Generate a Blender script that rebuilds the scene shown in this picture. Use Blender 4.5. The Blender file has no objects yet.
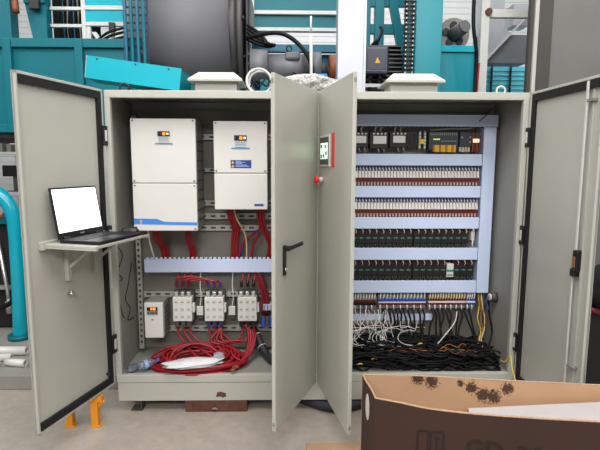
import bpy, bmesh, math, random
from mathutils import Matrix, Vector
random.seed(7)
scene = bpy.context.scene
COL = scene.collection
PI = math.pi

# ------------------------------------------------------------------ camera
cam_d = bpy.data.cameras.new('camera')
cam = bpy.data.objects.new('camera', cam_d)
COL.objects.link(cam)
cam_d.sensor_width = 36.0
cam_d.lens = 28.99
cam_d.clip_start = 0.02
fw = Vector((0.02083498, 0.99205899, -0.12403571))
rt = Vector((0.99978257, -0.02056893, 0.00342533))
up = Vector((-0.00084685, 0.12408011, 0.99227184))
cam.matrix_world = Matrix(((rt.x, up.x, -fw.x, -0.16145), (rt.y, up.y, -fw.y, -2.78529),
                           (rt.z, up.z, -fw.z, 1.49447), (0, 0, 0, 1)))
scene.camera = cam

# ------------------------------------------------------------------ world, hall lamps, added fill lamps, exposure
w = bpy.data.worlds.new('hall_daylight')
scene.world = w
w.use_nodes = True
bg = w.node_tree.nodes['Background']
bg.inputs[0].default_value = (0.92, 0.96, 1.0, 1)
bg.inputs[1].default_value = 0.26


def area(name, loc, target, sx, sy, power, color=(1, 1, 1)):
    d = bpy.data.lights.new(name, 'AREA')
    d.shape = 'RECTANGLE'
    d.size = sx
    d.size_y = sy
    d.energy = power
    d.color = color
    o = bpy.data.objects.new(name, d)
    COL.objects.link(o)
    o.location = loc
    v = Vector(target) - Vector(loc)
    o.rotation_euler = v.to_track_quat('-Z', 'Y').to_euler()
    return o


area('hall_lamp_front', (-0.4, -3.0, 5.8), (0, 0, 0.9), 5.0, 2.2, 330, (1.0, 0.985, 0.96))
area('added_fill_far', (-0.3, -7.2, 5.0), (0, 0, 1.0), 7.0, 1.6, 480, (1.0, 0.985, 0.96))  # added fill, lifts the upper row under the cabinet's top beam
area('hall_lamp_aisle', (0.3, -0.9, 6.0), (0, -0.6, 0), 5.0, 1.4, 150, (1.0, 0.98, 0.95))
area('added_fill_left', (-5.0, -1.6, 5.0), (0, 0, 1.0), 2.5, 2.0, 140, (1.0, 0.985, 0.96))  # added fill for the door faces turned to the left
area('added_fill_right', (5.0, -1.6, 5.0), (0, 0, 1.0), 2.5, 2.0, 120, (1.0, 0.985, 0.96))  # added fill for the door faces turned to the right
area('hall_lamp_back', (0.0, 3.2, 6.5), (0, 3.0, 0), 7.0, 2.5, 330, (0.95, 0.98, 1.0))
scene.view_settings.view_transform = 'Standard'
scene.view_settings.look = 'None'
scene.view_settings.exposure = -0.3
scene.view_settings.gamma = 1.0
scene.view_settings.use_curve_mapping = False


# ------------------------------------------------------------------ materials
def lin(c):
    return tuple(((v / 255) / 12.92 if v / 255 <= 0.04045 else (((v / 255) + 0.055) / 1.055) ** 2.4) for v in c) + (1,)


MATS = {}


def mat(name, rgb, rough=0.5, metal=0.0, var=0.06, scale=9.0, emit=None, es=0.0, spec=0.5, bump=0.0, alpha=1.0, trans=0.0):
    m = bpy.data.materials.new(name)
    m.use_nodes = True
    nt = m.node_tree
    b = nt.nodes['Principled BSDF']
    c = lin(rgb)
    b.inputs['Roughness'].default_value = rough
    b.inputs['Metallic'].default_value = metal
    b.inputs['Specular IOR Level'].default_value = spec
    b.inputs['Alpha'].default_value = alpha
    b.inputs['Transmission Weight'].default_value = trans
    tc = nt.nodes.new('ShaderNodeTexCoord')
    nz = nt.nodes.new('ShaderNodeTexNoise')
    nz.inputs['Scale'].default_value = scale
    nz.inputs['Detail'].default_value = 5
    nt.links.new(tc.outputs['Object'], nz.inputs['Vector'])
    mx = nt.nodes.new('ShaderNodeMix')
    mx.data_type = 'RGBA'
    mx.inputs[6].default_value = tuple(min(1, v * (1 - var * 2)) for v in c[:3]) + (1,)
    mx.inputs[7].default_value = tuple(min(1, v * (1 + var * 2)) for v in c[:3]) + (1,)
    nt.links.new(nz.outputs['Fac'], mx.inputs[0])
    nt.links.new(mx.outputs[2], b.inputs['Base Color'])
    if bump:
        bp = nt.nodes.new('ShaderNodeBump')
        bp.inputs['Strength'].default_value = bump
        bp.inputs['Distance'].default_value = 0.01
        nt.links.new(nz.outputs['Fac'], bp.inputs['Height'])
        nt.links.new(bp.outputs['Normal'], b.inputs['Normal'])
    if emit:
        b.inputs['Emission Color'].default_value = lin(emit)
        b.inputs['Emission Strength'].default_value = es
    MATS[name] = m
    return m


def stain_mat(name, rgb, dark, spots, rough=0.8):
    """card or paint with dirt blotches round given places"""
    m = mat(name, rgb, rough, var=0.08, scale=5)
    nt = m.node_tree
    b = nt.nodes['Principled BSDF']
    base = b.inputs['Base Color'].links[0].from_socket
    tc = nt.nodes.new('ShaderNodeTexCoord')
    nz = nt.nodes.new('ShaderNodeTexNoise')
    nz.inputs['Scale'].default_value = 95
    nz.inputs['Detail'].default_value = 3
    nt.links.new(tc.outputs['Object'], nz.inputs['Vector'])
    acc = None
    for (p, r) in spots:
        d = nt.nodes.new('ShaderNodeVectorMath')
        d.operation = 'DISTANCE'
        d.inputs[1].default_value = p
        nt.links.new(tc.outputs['Object'], d.inputs[0])
        mr = nt.nodes.new('ShaderNodeMapRange')
        mr.inputs[1].default_value = r
        mr.inputs[2].default_value = 0.0
        nt.links.new(d.outputs['Value'], mr.inputs[0])
        if acc is None:
            acc = mr.outputs[0]
        else:
            a = nt.nodes.new('ShaderNodeMath')
            a.operation = 'MAXIMUM'
            nt.links.new(acc, a.inputs[0])
            nt.links.new(mr.outputs[0], a.inputs[1])
            acc = a.outputs[0]
    ad = nt.nodes.new('ShaderNodeMath')
    ad.operation = 'MULTIPLY_ADD'
    nt.links.new(nz.outputs['Fac'], ad.inputs[0])
    ad.inputs[1].default_value = 1.3
    nt.links.new(acc, ad.inputs[2])
    cr = nt.nodes.new('ShaderNodeMapRange')
    cr.inputs[1].default_value = 0.98
    cr.inputs[2].default_value = 1.25
    nt.links.new(ad.outputs[0], cr.inputs[0])
    # only near a spot
    mu = nt.nodes.new('ShaderNodeMath')
    mu.operation = 'GREATER_THAN'
    nt.links.new(acc, mu.inputs[0])
    mu.inputs[1].default_value = 0.02
    m2 = nt.nodes.new('ShaderNodeMath')
    m2.operation = 'MULTIPLY'
    nt.links.new(cr.outputs[0], m2.inputs[0])
    nt.links.new(mu.outputs[0], m2.inputs[1])
    mx = nt.nodes.new('ShaderNodeMix')
    mx.data_type = 'RGBA'
    nt.links.new(m2.outputs[0], mx.inputs[0])
    nt.links.new(base, mx.inputs[6])
    mx.inputs[7].default_value = lin(dark)
    nt.links.new(mx.outputs[2], b.inputs['Base Color'])
    return m


PAINT = mat('cabinet_paint', (175, 174, 165), 0.34, var=0.02)
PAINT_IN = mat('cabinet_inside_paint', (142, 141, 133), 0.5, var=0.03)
PLATE = mat('galvanised_plate', (116, 112, 103), 0.5, 0.05, var=0.06)
RAILM = mat('zinc_rail', (178, 176, 168), 0.4, 0.35, var=0.05)
GASKET = mat('black_foam_gasket', (14, 13, 12), 0.9)
BLACK = mat('black_plastic', (14, 14, 15), 0.42)
BLACKM = mat('matt_black', (16, 16, 17), 0.8)
CABLE = mat('black_cable_sheath', (9, 9, 10), 0.6, spec=0.25)
WHITEP = mat('white_enamel', (208, 206, 202), 0.4, var=0.015)
GREYP = mat('grey_plastic', (128, 126, 120), 0.5)
LGREY = mat('light_grey_plastic', (196, 195, 190), 0.45, var=0.03)
DGREY = mat('dark_grey_metal', (72, 71, 70), 0.5)
DUCTM = mat('blue_grey_duct', (196, 209, 236), 0.5, var=0.02)
SLOT = mat('duct_slot_dark', (50, 54, 66), 0.8)
RED = mat('red_cable_sheath', (140, 12, 28), 0.45, var=0.05)
REDD = mat('dark_red_plastic', (92, 18, 26), 0.5)
REDB = mat('bright_red_plastic', (214, 44, 34), 0.4)
BLUE = mat('blue_plastic', (40, 74, 160), 0.45)
NAVY = mat('navy_label', (28, 52, 128), 0.5)
STRIPE = mat('blue_stripe_print', (60, 130, 210), 0.4)
YEL = mat('yellow_plastic', (226, 178, 40), 0.45)
YELW = mat('yellow_wire', (220, 200, 70), 0.45)
ORW = mat('orange_wire', (168, 108, 52), 0.5)
ORANGE = mat('orange_paint', (228, 146, 22), 0.45, var=0.06)
WHW = mat('white_wire', (214, 212, 206), 0.5)
BEIGE = mat('beige_terminal', (196, 178, 158), 0.5)
COVER = mat('pale_relay_cover', (206, 202, 196), 0.4)
RTOP = mat('grey_blue_terminal', (88, 104, 150), 0.45)
GREEN = mat('green_strip', (30, 130, 92), 0.5)
MODBLK = mat('black_green_module', (13, 16, 16), 0.6)
STEEL = mat('bright_steel', (200, 200, 198), 0.3, 0.8)
RUST = mat('rusty_steel', (92, 58, 44), 0.85, 0.1, var=0.3, scale=25, bump=0.3)
TEAL = mat('teal_machine_paint', (0, 98, 110), 0.45, var=0.05, scale=3, spec=0.3)
TEALB = mat('bright_teal_paint', (0, 160, 178), 0.42, var=0.04, scale=3, spec=0.3)
BLUEM = mat('blue_machine_paint', (0, 90, 116), 0.5)
DRUM = mat('grey_motor_paint', (104, 104, 108), 0.62, 0.0, var=0.05, scale=2)
MGREY = mat('mid_grey_casting', (104, 106, 110), 0.5, 0.1)
GALV = mat('galvanised_sheet', (178, 181, 188), 0.4, 0.35, var=0.05, scale=6)
WHITES = mat('white_painted_steel', (192, 193, 190), 0.45)
COPPER = mat('orange_coupling', (124, 66, 34), 0.5, 0.1, var=0.15)
STEELP = mat('dull_grey_plate', (112, 110, 108), 0.5, 0.3, var=0.12, scale=4)
STEELD = mat('dark_edge_plate', (66, 63, 58), 0.55, 0.2, var=0.08)
CONC = mat('concrete_step', (136, 132, 126), 0.8, var=0.1, scale=8, bump=0.1)
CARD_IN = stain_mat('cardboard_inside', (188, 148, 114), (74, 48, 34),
                    [((-0.354, 0.230, 0.390), 0.05), ((-0.293, 0.220, 0.380), 0.055), ((-0.110, 0.200, 0.360), 0.05),
                     ((-0.060, 0.195, 0.330), 0.06), ((-0.010, 0.190, 0.325), 0.06), ((0.050, 0.180, 0.365), 0.05),
                     ((-0.160, 0.210, 0.380), 0.03)])
CARD = mat('cardboard_outside_shaded', (58, 37, 29), 0.85, var=0.12, scale=4)  # brown darkened so the colour carries the shade on the outside
CARDE = mat('cardboard_cut_edge', (168, 138, 112), 0.9, var=0.25, scale=140)
INK = mat('carton_ink', (36, 24, 22), 0.85)
FOAM = mat('white_foam', (172, 166, 166), 0.8)
WOOD = mat('pallet_wood', (150, 120, 94), 0.8, var=0.15, scale=12)
BAG = mat('white_plastic_film', (204, 203, 208), 0.4, var=0.05)
SCREEN = mat('laptop_display', (240, 240, 240), 0.3, emit=(255, 255, 255), es=1.6)
LCD = mat('keypad_display_orange', (250, 130, 50), 0.4, emit=(255, 140, 50), es=1.8)
LED = mat('small_lit_lamp', (250, 220, 190), 0.4, emit=(255, 200, 150), es=2.0)
GLED = mat('green_lit_lamp', (190, 230, 60), 0.4, emit=(190, 230, 60), es=1.2)
HMI = mat('touch_panel_green', (190, 225, 195), 0.3, emit=(190, 235, 195), es=1.7)
HMID = mat('touch_panel_dark_tile', (40, 62, 50), 0.3)
GLASS = mat('clear_blue_plastic', (205, 218, 236), 0.08, trans=0.85)
KEYS = mat('laptop_keys', (36, 36, 40), 0.5)
SILV = mat('silver_plastic', (170, 172, 176), 0.3, 0.6)


# newspaper: printed rows and columns
NEWS = mat('printed_newspaper', (205, 203, 198), 0.8)
_nt = NEWS.node_tree
_b = _nt.nodes['Principled BSDF']
_tc = _nt.nodes.new('ShaderNodeTexCoord')
_nz = _nt.nodes.new('ShaderNodeTexNoise')
_nz.inputs['Scale'].default_value = 85
_nz.inputs['Detail'].default_value = 6
_nt.links.new(_tc.outputs['Object'], _nz.inputs['Vector'])
_cr = _nt.nodes.new('ShaderNodeValToRGB')
_cr.color_ramp.elements[0].position = 0.46
_cr.color_ramp.elements[0].color = lin((132, 131, 130))
_cr.color_ramp.elements[1].position = 0.56
_cr.color_ramp.elements[1].color = lin((190, 187, 182))
_nt.links.new(_nz.outputs['Fac'], _cr.inputs[0])
_nt.links.new(_cr.outputs[0], _b.inputs['Base Color'])

# polished concrete floor
FLOORM = mat('polished_concrete', (160, 150, 140), 0.4, var=0.07, scale=1.6, bump=0.02)
_nt = FLOORM.node_tree
_b = _nt.nodes['Principled BSDF']
_base = _b.inputs['Base Color'].links[0].from_socket
_tc = _nt.nodes.new('ShaderNodeTexCoord')
_n2 = _nt.nodes.new('ShaderNodeTexNoise')
_n2.inputs['Scale'].default_value = 14
_n2.inputs['Detail'].default_value = 8
_n2.inputs['Roughness'].default_value = 0.7
_nt.links.new(_tc.outputs['Object'], _n2.inputs['Vector'])
_mr = _nt.nodes.new('ShaderNodeMapRange')
_mr.inputs[1].default_value = 0.3
_mr.inputs[2].default_value = 0.7
_mr.inputs[3].default_value = 0.82
_mr.inputs[4].default_value = 1.08
_nt.links.new(_n2.outputs['Fac'], _mr.inputs[0])
_mm = _nt.nodes.new('ShaderNodeMix')
_mm.data_type = 'RGBA'
_mm.blend_type = 'MULTIPLY'
_mm.inputs[0].default_value = 1
_nt.links.new(_base, _mm.inputs[6])
_nt.links.new(_mr.outputs[0], _mm.inputs[7])
_nt.links.new(_mm.outputs[2], _b.inputs['Base Color'])


# ------------------------------------------------------------------ mesh helpers
WM = {}


def frame(origin, xdir, ydir, zdir=(0, 0, 1)):
    x, y, z = Vector(xdir), Vector(ydir), Vector(zdir)
    o = Vector(origin)
    return Matrix(((x.x, y.x, z.x, o.x), (x.y, y.y, z.y, o.y), (x.z, y.z, z.z, o.z), (0, 0, 0, 1)))


class MB:
    """collects shapes given in world metres (or in a local frame F) for ONE mesh"""

    def __init__(s, F=None):
        s.bm = bmesh.new()
        s.F = F or Matrix.Identity(4)
        s.smooth = []

    def v(s, p):
        return s.bm.verts.new(s.F @ Vector(p))

    def box(s, x0, x1, y0, y1, z0, z1, bev=0.0):
        vs = [s.v(p) for p in ((x0, y0, z0), (x1, y0, z0), (x1, y1, z0), (x0, y1, z0),
                               (x0, y0, z1), (x1, y0, z1), (x1, y1, z1), (x0, y1, z1))]
        fs = [s.bm.faces.new([vs[i] for i in f]) for f in
              ((3, 2, 1, 0), (4, 5, 6, 7), (0, 1, 5, 4), (1, 2, 6, 5), (2, 3, 7, 6), (3, 0, 4, 7))]
        if bev > 0:
            es = set()
            for f in fs:
                es.update(f.edges)
            bmesh.ops.bevel(s.bm, geom=list(es), offset=bev, segments=2, affect='EDGES', profile=0.5)
        return s

    def prism(s, pts, d):
        """polygon pts (3d) extruded by vector d"""
        a = [s.v(p) for p in pts]
        b = [s.v(Vector(p) + Vector(d)) for p in pts]
        n = len(pts)
        s.bm.faces.new(a)
        s.bm.faces.new(b[::-1])
        for i in range(n):
            s.bm.faces.new((a[i], b[i], b[(i + 1) % n], a[(i + 1) % n]))
        return s

    def tube(s, pts, r, seg=7, smooth=True, sub=4, taper=None):
        pts = [Vector(p) for p in pts]
        if smooth and len(pts) > 2:
            out = []
            n = len(pts)
            for i in range(n - 1):
                p0, p1, p2, p3 = pts[max(i - 1, 0)], pts[i], pts[i + 1], pts[min(i + 2, n - 1)]
                for k in range(sub):
                    t = k / sub
                    out.append(0.5 * ((2 * p1) + (p2 - p0) * t + (2 * p0 - 5 * p1 + 4 * p2 - p3) * t * t +
                                      (3 * p1 - p0 - 3 * p2 + p3) * t ** 3))
            out.append(pts[-1])
            pts = out
        n = len(pts)
        rings = []
        ref = None
        for i in range(n):
            t = (pts[min(i + 1, n - 1)] - pts[max(i - 1, 0)])
            if t.length < 1e-9:
                t = Vector((0, 0, 1))
            t.normalize()
            if ref is None:
                ref = Vector((0, 0, 1)) if abs(t.z) < 0.9 else Vector((1, 0, 0))
            a = t.cross(ref)
            if a.length < 1e-6:
                a = t.cross(Vector((0.3, 0.9, 0.1)))
            a.normalize()
            b = t.cross(a)
            ref = -(a.cross(t))
            ref = b.copy() * -1
            ref = a.cross(t)
            rr = r if taper is None else r * taper(i / (n - 1))
            rings.append([s.v(pts[i] + (a * math.cos(2 * PI * k / seg) + b * math.sin(2 * PI * k / seg)) * rr)
                          for k in range(seg)])
        for i in range(n - 1):
            for k in range(seg):
                f = s.bm.faces.new((rings[i][k], rings[i][(k + 1) % seg], rings[i + 1][(k + 1) % seg], rings[i + 1][k]))
                f.smooth = True
        s.bm.faces.new(rings[0][::-1])
        s.bm.faces.new(rings[-1])
        return s

    def cyl(s, a, b, r, seg=20, r2=None):
        r2 = r if r2 is None else r2
        return s.tube([a, b], r, seg, smooth=False, taper=lambda t: 1 + (r2 / r - 1) * t)

    def ring(s, c, ax, R, r, seg=24, tseg=8, squash=1.0):
        """torus about axis ax"""
        c = Vector(c)
        ax = Vector(ax).normalized()
        u = ax.orthogonal().normalized()
        v_ = ax.cross(u)
        rings = []
        for i in range(seg):
            t = 2 * PI * i / seg
            d = u * math.cos(t) + v_ * math.sin(t)
            rings.append([s.v(c + d * (R + r * math.cos(2 * PI * k / tseg)) + ax * (r * math.sin(2 * PI * k / tseg)))
                          for k in range(tseg)])
        for i in range(seg):
            for k in range(tseg):
                f = s.bm.faces.new((rings[i][k], rings[(i + 1) % seg][k], rings[(i + 1) % seg][(k + 1) % tseg], rings[i][(k + 1) % tseg]))
                f.smooth = True
        return s

    def build(s, name, m, parent=None):
        bmesh.ops.recalc_face_normals(s.bm, faces=s.bm.faces[:])
        me = bpy.data.meshes.new(name)
        o = bpy.data.objects.new(name, me)
        COL.objects.link(o)
        Wp = WM.get(parent.name, Matrix.Identity(4)) if parent else None
        if parent:
            o.parent = parent
            s.bm.transform(Wp.inverted())
            WM[o.name] = Wp
        else:
            vs = s.bm.verts
            n = len(vs)
            c = Vector((sum(q.co.x for q in vs) / n, sum(q.co.y for q in vs) / n, min(q.co.z for q in vs)))
            s.bm.transform(Matrix.Translation(-c))
            o.location = c
            WM[o.name] = Matrix.Translation(c)
        s.bm.to_mesh(me)
        s.bm.free()
        me.materials.append(m)
        return o


def box(name, m, parent, x0, x1, y0, y1, z0, z1, bev=0.0, F=None):
    return MB(F).box(x0, x1, y0, y1, z0, z1, bev).build(name, m, parent)


def tag(o, label=None, cat=None, group=None, kind=None):
    if label:
        o['label'] = label
    if cat:
        o['category'] = cat
    if group:
        o['group'] = group
    if kind:
        o['kind'] = kind
    return o


def thing(name, label, cat, loc=(0, 0, 0), group=None):
    o = bpy.data.objects.new(name, None)
    COL.objects.link(o)
    o.empty_display_size = 0.05
    o.location = loc
    WM[o.name] = Matrix.Translation(loc)
    return tag(o, label, cat, group)


def copy_thing(root, loc, label=None, group=None):
    r = root.copy()
    COL.objects.link(r)
    r.location = loc
    if label:
        r['label'] = label
    if group:
        r['group'] = group
    for ch in root.children:
        c = ch.copy()
        COL.objects.link(c)
        c.parent = r
        for g in ch.children:
            d = g.copy()
            COL.objects.link(d)
            d.parent = c
    return r


def lettering(name, s_, size, F, m, parent, ext=0.001, align='LEFT'):
    cu = bpy.data.curves.new('text', 'FONT')
    cu.body = s_
    cu.size = size
    cu.extrude = ext
    cu.offset = size * 0.02
    cu.align_x = align
    t = bpy.data.objects.new('text', cu)
    COL.objects.link(t)
    dg = bpy.context.evaluated_depsgraph_get()
    me = bpy.data.meshes.new_from_object(t.evaluated_get(dg))
    bpy.data.objects.remove(t)
    bpy.data.curves.remove(cu)
    b = MB()
    b.bm.from_mesh(me)
    bpy.data.meshes.remove(me)
    b.bm.transform(F)
    return b.build(name, m, parent)


# ------------------------------------------------------------------ setting
box('floor', FLOORM, None, -7, 7, -6, 7.2, -0.1, 0)['kind'] = 'structure'
_wb = MB()
_wb.box(-7, 7, 6.0, 6.1, 0, 7)
for k in range(70):
    z = 0.1 * k + 0.02
    _wb.box(-7, 7, 5.992, 6.0, z, z + 0.07)
_wb.build('wall_back', mat('white_corrugated_wall', (204, 207, 206), 0.5, var=0.03), None)['kind'] = 'structure'
box('floor_slab', CONC, None, -4.2, -1.25, 0.306, 2.6, 0, 0.1, 0.006)['kind'] = 'structure'

# ------------------------------------------------------------------ the cabinet
ZB, ZT = 0.19, 1.904          # bottom and top of the door opening
cab = thing('electrical_cabinet', 'wide light grey electrical cabinet with four open doors', 'cabinet')
b = MB()
b.box(-1.2, 1.2, 0.005, 0.47, 1.892, ZT)
b.box(-1.2, 1.2, 0.005, 0.47, ZB, 0.225)
b.box(-1.2, -1.188, 0.005, 0.47, 0.225, 1.892)
b.box(1.188, 1.2, 0.005, 0.47, 0.225, 1.892)
b.box(-1.188, 1.188, 0.452, 0.47, 0.225, 1.892)
b.box(-0.012, 0.012, 0.03, 0.452, 0.225, 1.892)
b.build('body', PAINT_IN, cab)
b = MB()
b.box(-1.2, 1.2, -0.002, 0.03, 1.862, ZT, 0.003)
b.box(-1.2, 1.2, -0.002, 0.03, ZB, 0.238, 0.003)
for x0, x1 in ((-1.2, -1.168), (1.168, 1.2), (-0.04, 0.04)):
    b.box(x0, x1, -0.0015, 0.03, 0.236, 1.864, 0.003)
b.build('front_frame', PAINT, cab)
b = MB()
b.box(-1.195, 1.195, 0.002, 0.46, 0.072, ZB - 0.003, 0.003)
b.build('plinth', PAINT, cab)
b = MB()
b.prism([(-0.6, 0.002, 0.125), (-0.575, 0.002, 0.128), (-0.55, 0.002, 0.12), (-0.545, 0.002, 0.1), (-0.565, 0.002, 0.09), (-0.58, 0.002, 0.098), (-0.61, 0.002, 0.095)], (0, -0.001, 0))
b.build('rust_patch', RUST, cab)
tag(box('mounting_plate', PLATE, cab, -1.15, -0.05, 0.415, 0.42, 0.25, 1.84), 'bare metal mounting plate behind the large drives')
tag(box('mounting_plate', PLATE, cab, 0.05, 1.15, 0.415, 0.42, 0.25, 1.84), 'bare metal mounting plate behind the relay rows')
for x in (-1.13, 1.06):
    b = MB()
    b.box(x, x + 0.07, 0.02, 0.09, 0.066, 0.072)
    b.box(x, x + 0.07, 0.02, 0.09, 0.0, 0.006)
    b.box(x + 0.06, x + 0.066, 0.02, 0.09, 0.004, 0.07)
    b.build('foot', DGREY, cab)
    b = MB()
    b.box(x, x + 0.07, 0.36, 0.43, 0.0, 0.072)
    b.build('foot', DGREY, cab)


# door frames: local x = away from the hinge, y = out of the seen face, z = up
D1 = frame((-1.2, 0, 0), (-math.sin(0.284), -math.cos(0.284), 0), (math.cos(0.284), -math.sin(0.284), 0))
D2 = frame((0.0, 0, 0), (-math.sin(0.395), -math.cos(0.395), 0), (math.cos(0.395), -math.sin(0.395), 0))
D3 = frame((0.0, 0, 0), (math.sin(0.198), -math.cos(0.198), 0), (-math.cos(0.198), -math.sin(0.198), 0))
D4 = frame((1.2, 0, 0), (math.sin(0.0639), -math.cos(0.0639), 0), (-math.cos(0.0639), -math.sin(0.0639), 0))


def inner_door(F, label):
    """a door seen from inside: pan with a folded rim, gasket, hinges"""
    b = MB(F)
    b.box(0.012, 0.6, -0.024, -0.012, ZB, ZT)
    b.box(0.012, 0.6, -0.024, 0.0, ZT - 0.014, ZT, 0.002)
    b.box(0.012, 0.6, -0.024, 0.0, ZB, ZB + 0.014, 0.002)
    b.box(0.012, 0.024, -0.024, 0.0, ZB, ZT, 0.002)
    b.box(0.588, 0.6, -0.024, 0.0, ZB, ZT, 0.002)
    d = b.build('door', PAINT, cab)
    d['label'] = label
    g = MB(F)
    g.box(0.03, 0.586, -0.0118, 0.003, ZT - 0.052, ZT - 0.016)
    g.box(0.03, 0.586, -0.0118, 0.003, ZB + 0.018, ZB + 0.054)
    g.box(0.03, 0.06, -0.0118, 0.003, ZB + 0.05, ZT - 0.05)
    g.build('gasket', GASKET, d)
    for z in (0.44, 1.09, 1.652):
        h = MB(F)
        h.box(-0.004, 0.038, -0.012, 0.014, z - 0.055, z + 0.055, 0.004)
        h.build('hinge', BLACK, d)
        h = MB(F)
        h.box(0.006, 0.024, 0.013, 0.0155, z - 0.03, z + 0.03)
        h.build('hinge_plate', WHITEP, d)
    return d


d1 = inner_door(D1, 'left cabinet door swung open, inner side seen, carries the laptop shelf')
b = MB(D1)
b.cyl((0.33, -0.012, 0.83), (0.33, 0.01, 0.83), 0.014, 14)
b.cyl((0.345, -0.012, 0.83), (0.345, 0.02, 0.83), 0.006, 10)
b.build('bolt', STEEL, d1)
b = MB(D1)
b.cyl((0.07, -0.012, 0.275), (0.07, 0.004, 0.275), 0.009, 10)
b.build('screw', BLACK, d1)

d4 = inner_door(D4, 'right cabinet door swung open, inner side seen, with locking rods')
b = MB(D4)
b.box(0.497, 0.511, 0.004, 0.011, 1.05, 1.885, 0.002)
b.build('locking_rod', LGREY, d4)
b = MB(D4)
b.box(0.484, 0.495, 0.002, 0.009, ZB + 0.06, 1.06, 0.002)
b.build('locking_rod', LGREY, d4)
for z in (0.5, 1.79):
    MB(D4).box(0.507, 0.552, -0.012, 0.012, z, z + 0.012).build('rod_guide', GREYP, d4)
b = MB(D4)
b.box(0.53, 0.538, -0.012, -0.002, ZB + 0.06, ZT - 0.06)
b.build('stiffener', PAINT, d4)
b = MB(D4)
b.box(0.503, 0.535, -0.012, 0.024, 0.985, 1.09, 0.006)
b.box(0.496, 0.526, -0.012, 0.03, 0.958, 1.0, 0.008)
b.build('latch', BLACK, d4)
b = MB(D4)
b.box(0.51, 0.53, 0.024, 0.028, 1.005, 1.06, 0.002)
b.build('latch_cam', mat('brass_brown_cam', (150, 112, 84), 0.4, 0.5), d4)


def outer_door(F, label):
    b = MB(F)
    b.box(0.006, 0.6, -0.02, 0.0, ZB, ZT, 0.003)
    d = b.build('door', PAINT, cab)
    d['label'] = label
    for z in (ZB + 0.035, ZT - 0.035):
        MB(F).box(0.6, 0.602, -0.016, -0.005, z - 0.01, z + 0.01).build('edge_plug', GREYP, d)
    return d


d2 = outer_door(D2, 'middle cabinet door with a black swing handle, outer side seen')
b = MB(D2)
b.box(0.488, 0.513, 0, 0.012, 0.955, 1.105, 0.004)
b.build('handle_plate', BLACK, d2)
b = MB(D2)
b.box(0.325, 0.512, 0.024, 0.038, 1.08, 1.1, 0.005)
b.box(0.489, 0.512, 0.011, 0.036, 1.078, 1.103, 0.004)
b.build('handle', BLACK, d2)
b = MB(D2)
b.cyl((0.5, 0.011, 0.985), (0.5, 0.016, 0.985), 0.009, 12)
b.build('lock_cylinder', STEEL, d2)
d3 = outer_door(D3, 'middle cabinet door with a touch panel and red emergency stop, outer side seen')
k = MB(D3).box(0.06, 0.25, 0, 0.008, 1.485, 1.65, 0.002).build('touch_panel', LGREY, d3)
MB(D3).box(0.07, 0.24, 0.008, 0.009, 1.495, 1.64).build('panel_bezel', DGREY, d3)
MB(D3).box(0.085, 0.225, 0.009, 0.01, 1.525, 1.61).build('panel_screen', HMI, d3)
for (x0, x1, z0) in ((0.092, 0.12, 1.53), (0.135, 0.165, 1.532), (0.185, 0.215, 1.545), (0.092, 0.12, 1.583), (0.17, 0.195, 1.58)):
    MB(D3).box(x0, x1, 0.01, 0.0104, z0, z0 + 0.02).build('screen_tile', HMID, d3)
MB(D3).box(0.275, 0.325, 0, 0.002, 1.48, 1.655).build('red_label', REDB, d3)
MB(D3).cyl((0.105, 0.0, 1.412), (0.105, 0.022, 1.412), 0.015, 18).build('stop_collar', LGREY, d3)
b = MB(D3)
b.cyl((0.105, 0.022, 1.412), (0.105, 0.034, 1.412), 0.014, 20)
b.cyl((0.105, 0.034, 1.412), (0.105, 0.046, 1.412), 0.022, 20, 0.019)
b.build('stop_button', REDB, d3)

# ------------------------------------------------------------------ shelf on the left door with laptop
shelf = thing('laptop_shelf', 'small light grey fold-out shelf bolted to the left cabinet door', 'shelf', D1 @ Vector((0.28, 0.0, 1.09)))
b = MB(D1)
b.box(0.055, 0.5, 0.012, 0.293, 1.1, 1.113, 0.002)
b.box(0.485, 0.5, 0.012, 0.293, 1.092, 1.1)
b.box(0.055, 0.07, 0.012, 0.293, 1.092, 1.1)
b.build('tray', PAINT, shelf)
b = MB(D1)
b.box(0.062, 0.52, -0.0115, 0.014, 1.085, 1.125, 0.002)
b.build('mounting_strip', PAINT, shelf)
for s_ in (0.33, 0.12):
    b = MB(D1)
    b.box(s_, s_ + 0.03, -0.0115, 0.012, 0.9, 1.085, 0.002)
    b.box(s_ + 0.003, s_ + 0.027, -0.0115, 0.2, 1.083, 1.0995)
    b.prism([(s_ + 0.011, 0.01, 0.96), (s_ + 0.011, 0.01, 0.98), (s_ + 0.011, 0.15, 1.086), (s_ + 0.011, 0.17, 1.086)], (0.008, 0, 0))
    b.build('bracket', PAINT, shelf)

lap = thing('laptop', 'open black laptop with a bright white screen', 'laptop', D1 @ Vector((0.3, 0.16, 1.1135)))
b = MB(D1)
b.box(0.128, 0.462, 0.06, 0.287, 1.1138, 1.131, 0.004)
b.build('base', BLACK, lap)
b = MB(D1)
for i in range(13):
    for j in range(5):
        b.box(0.147 + i * 0.023, 0.147 + i * 0.023 + 0.02, 0.085 + j * 0.02, 0.085 + j * 0.02 + 0.017, 1.131, 1.1325)
b.build('keyboard', KEYS, lap)
b = MB(D1)
b.box(0.245, 0.345, 0.205, 0.275, 1.131, 1.1318)
b.build('touchpad', mat('touchpad_grey', (70, 70, 76), 0.3), lap)
tilt = 0.16
LF = D1 @ Matrix.Translation((0, 0.058, 1.13)) @ Matrix.Rotation(tilt, 4, 'X')
b = MB(LF)
b.box(0.128, 0.462, -0.009, 0.0, 0.0, 0.252, 0.003)
lid = b.build('screen_lid', BLACK, lap)
b = MB(LF)
b.box(0.138, 0.452, 0.0, 0.001, 0.03, 0.243)
b.build('display', SCREEN, lid)
b = MB(LF)
b.box(0.28, 0.31, 0.0, 0.0008, 0.012, 0.018)
b.build('maker_mark', SILV, lid)
b = MB(D1)
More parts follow.
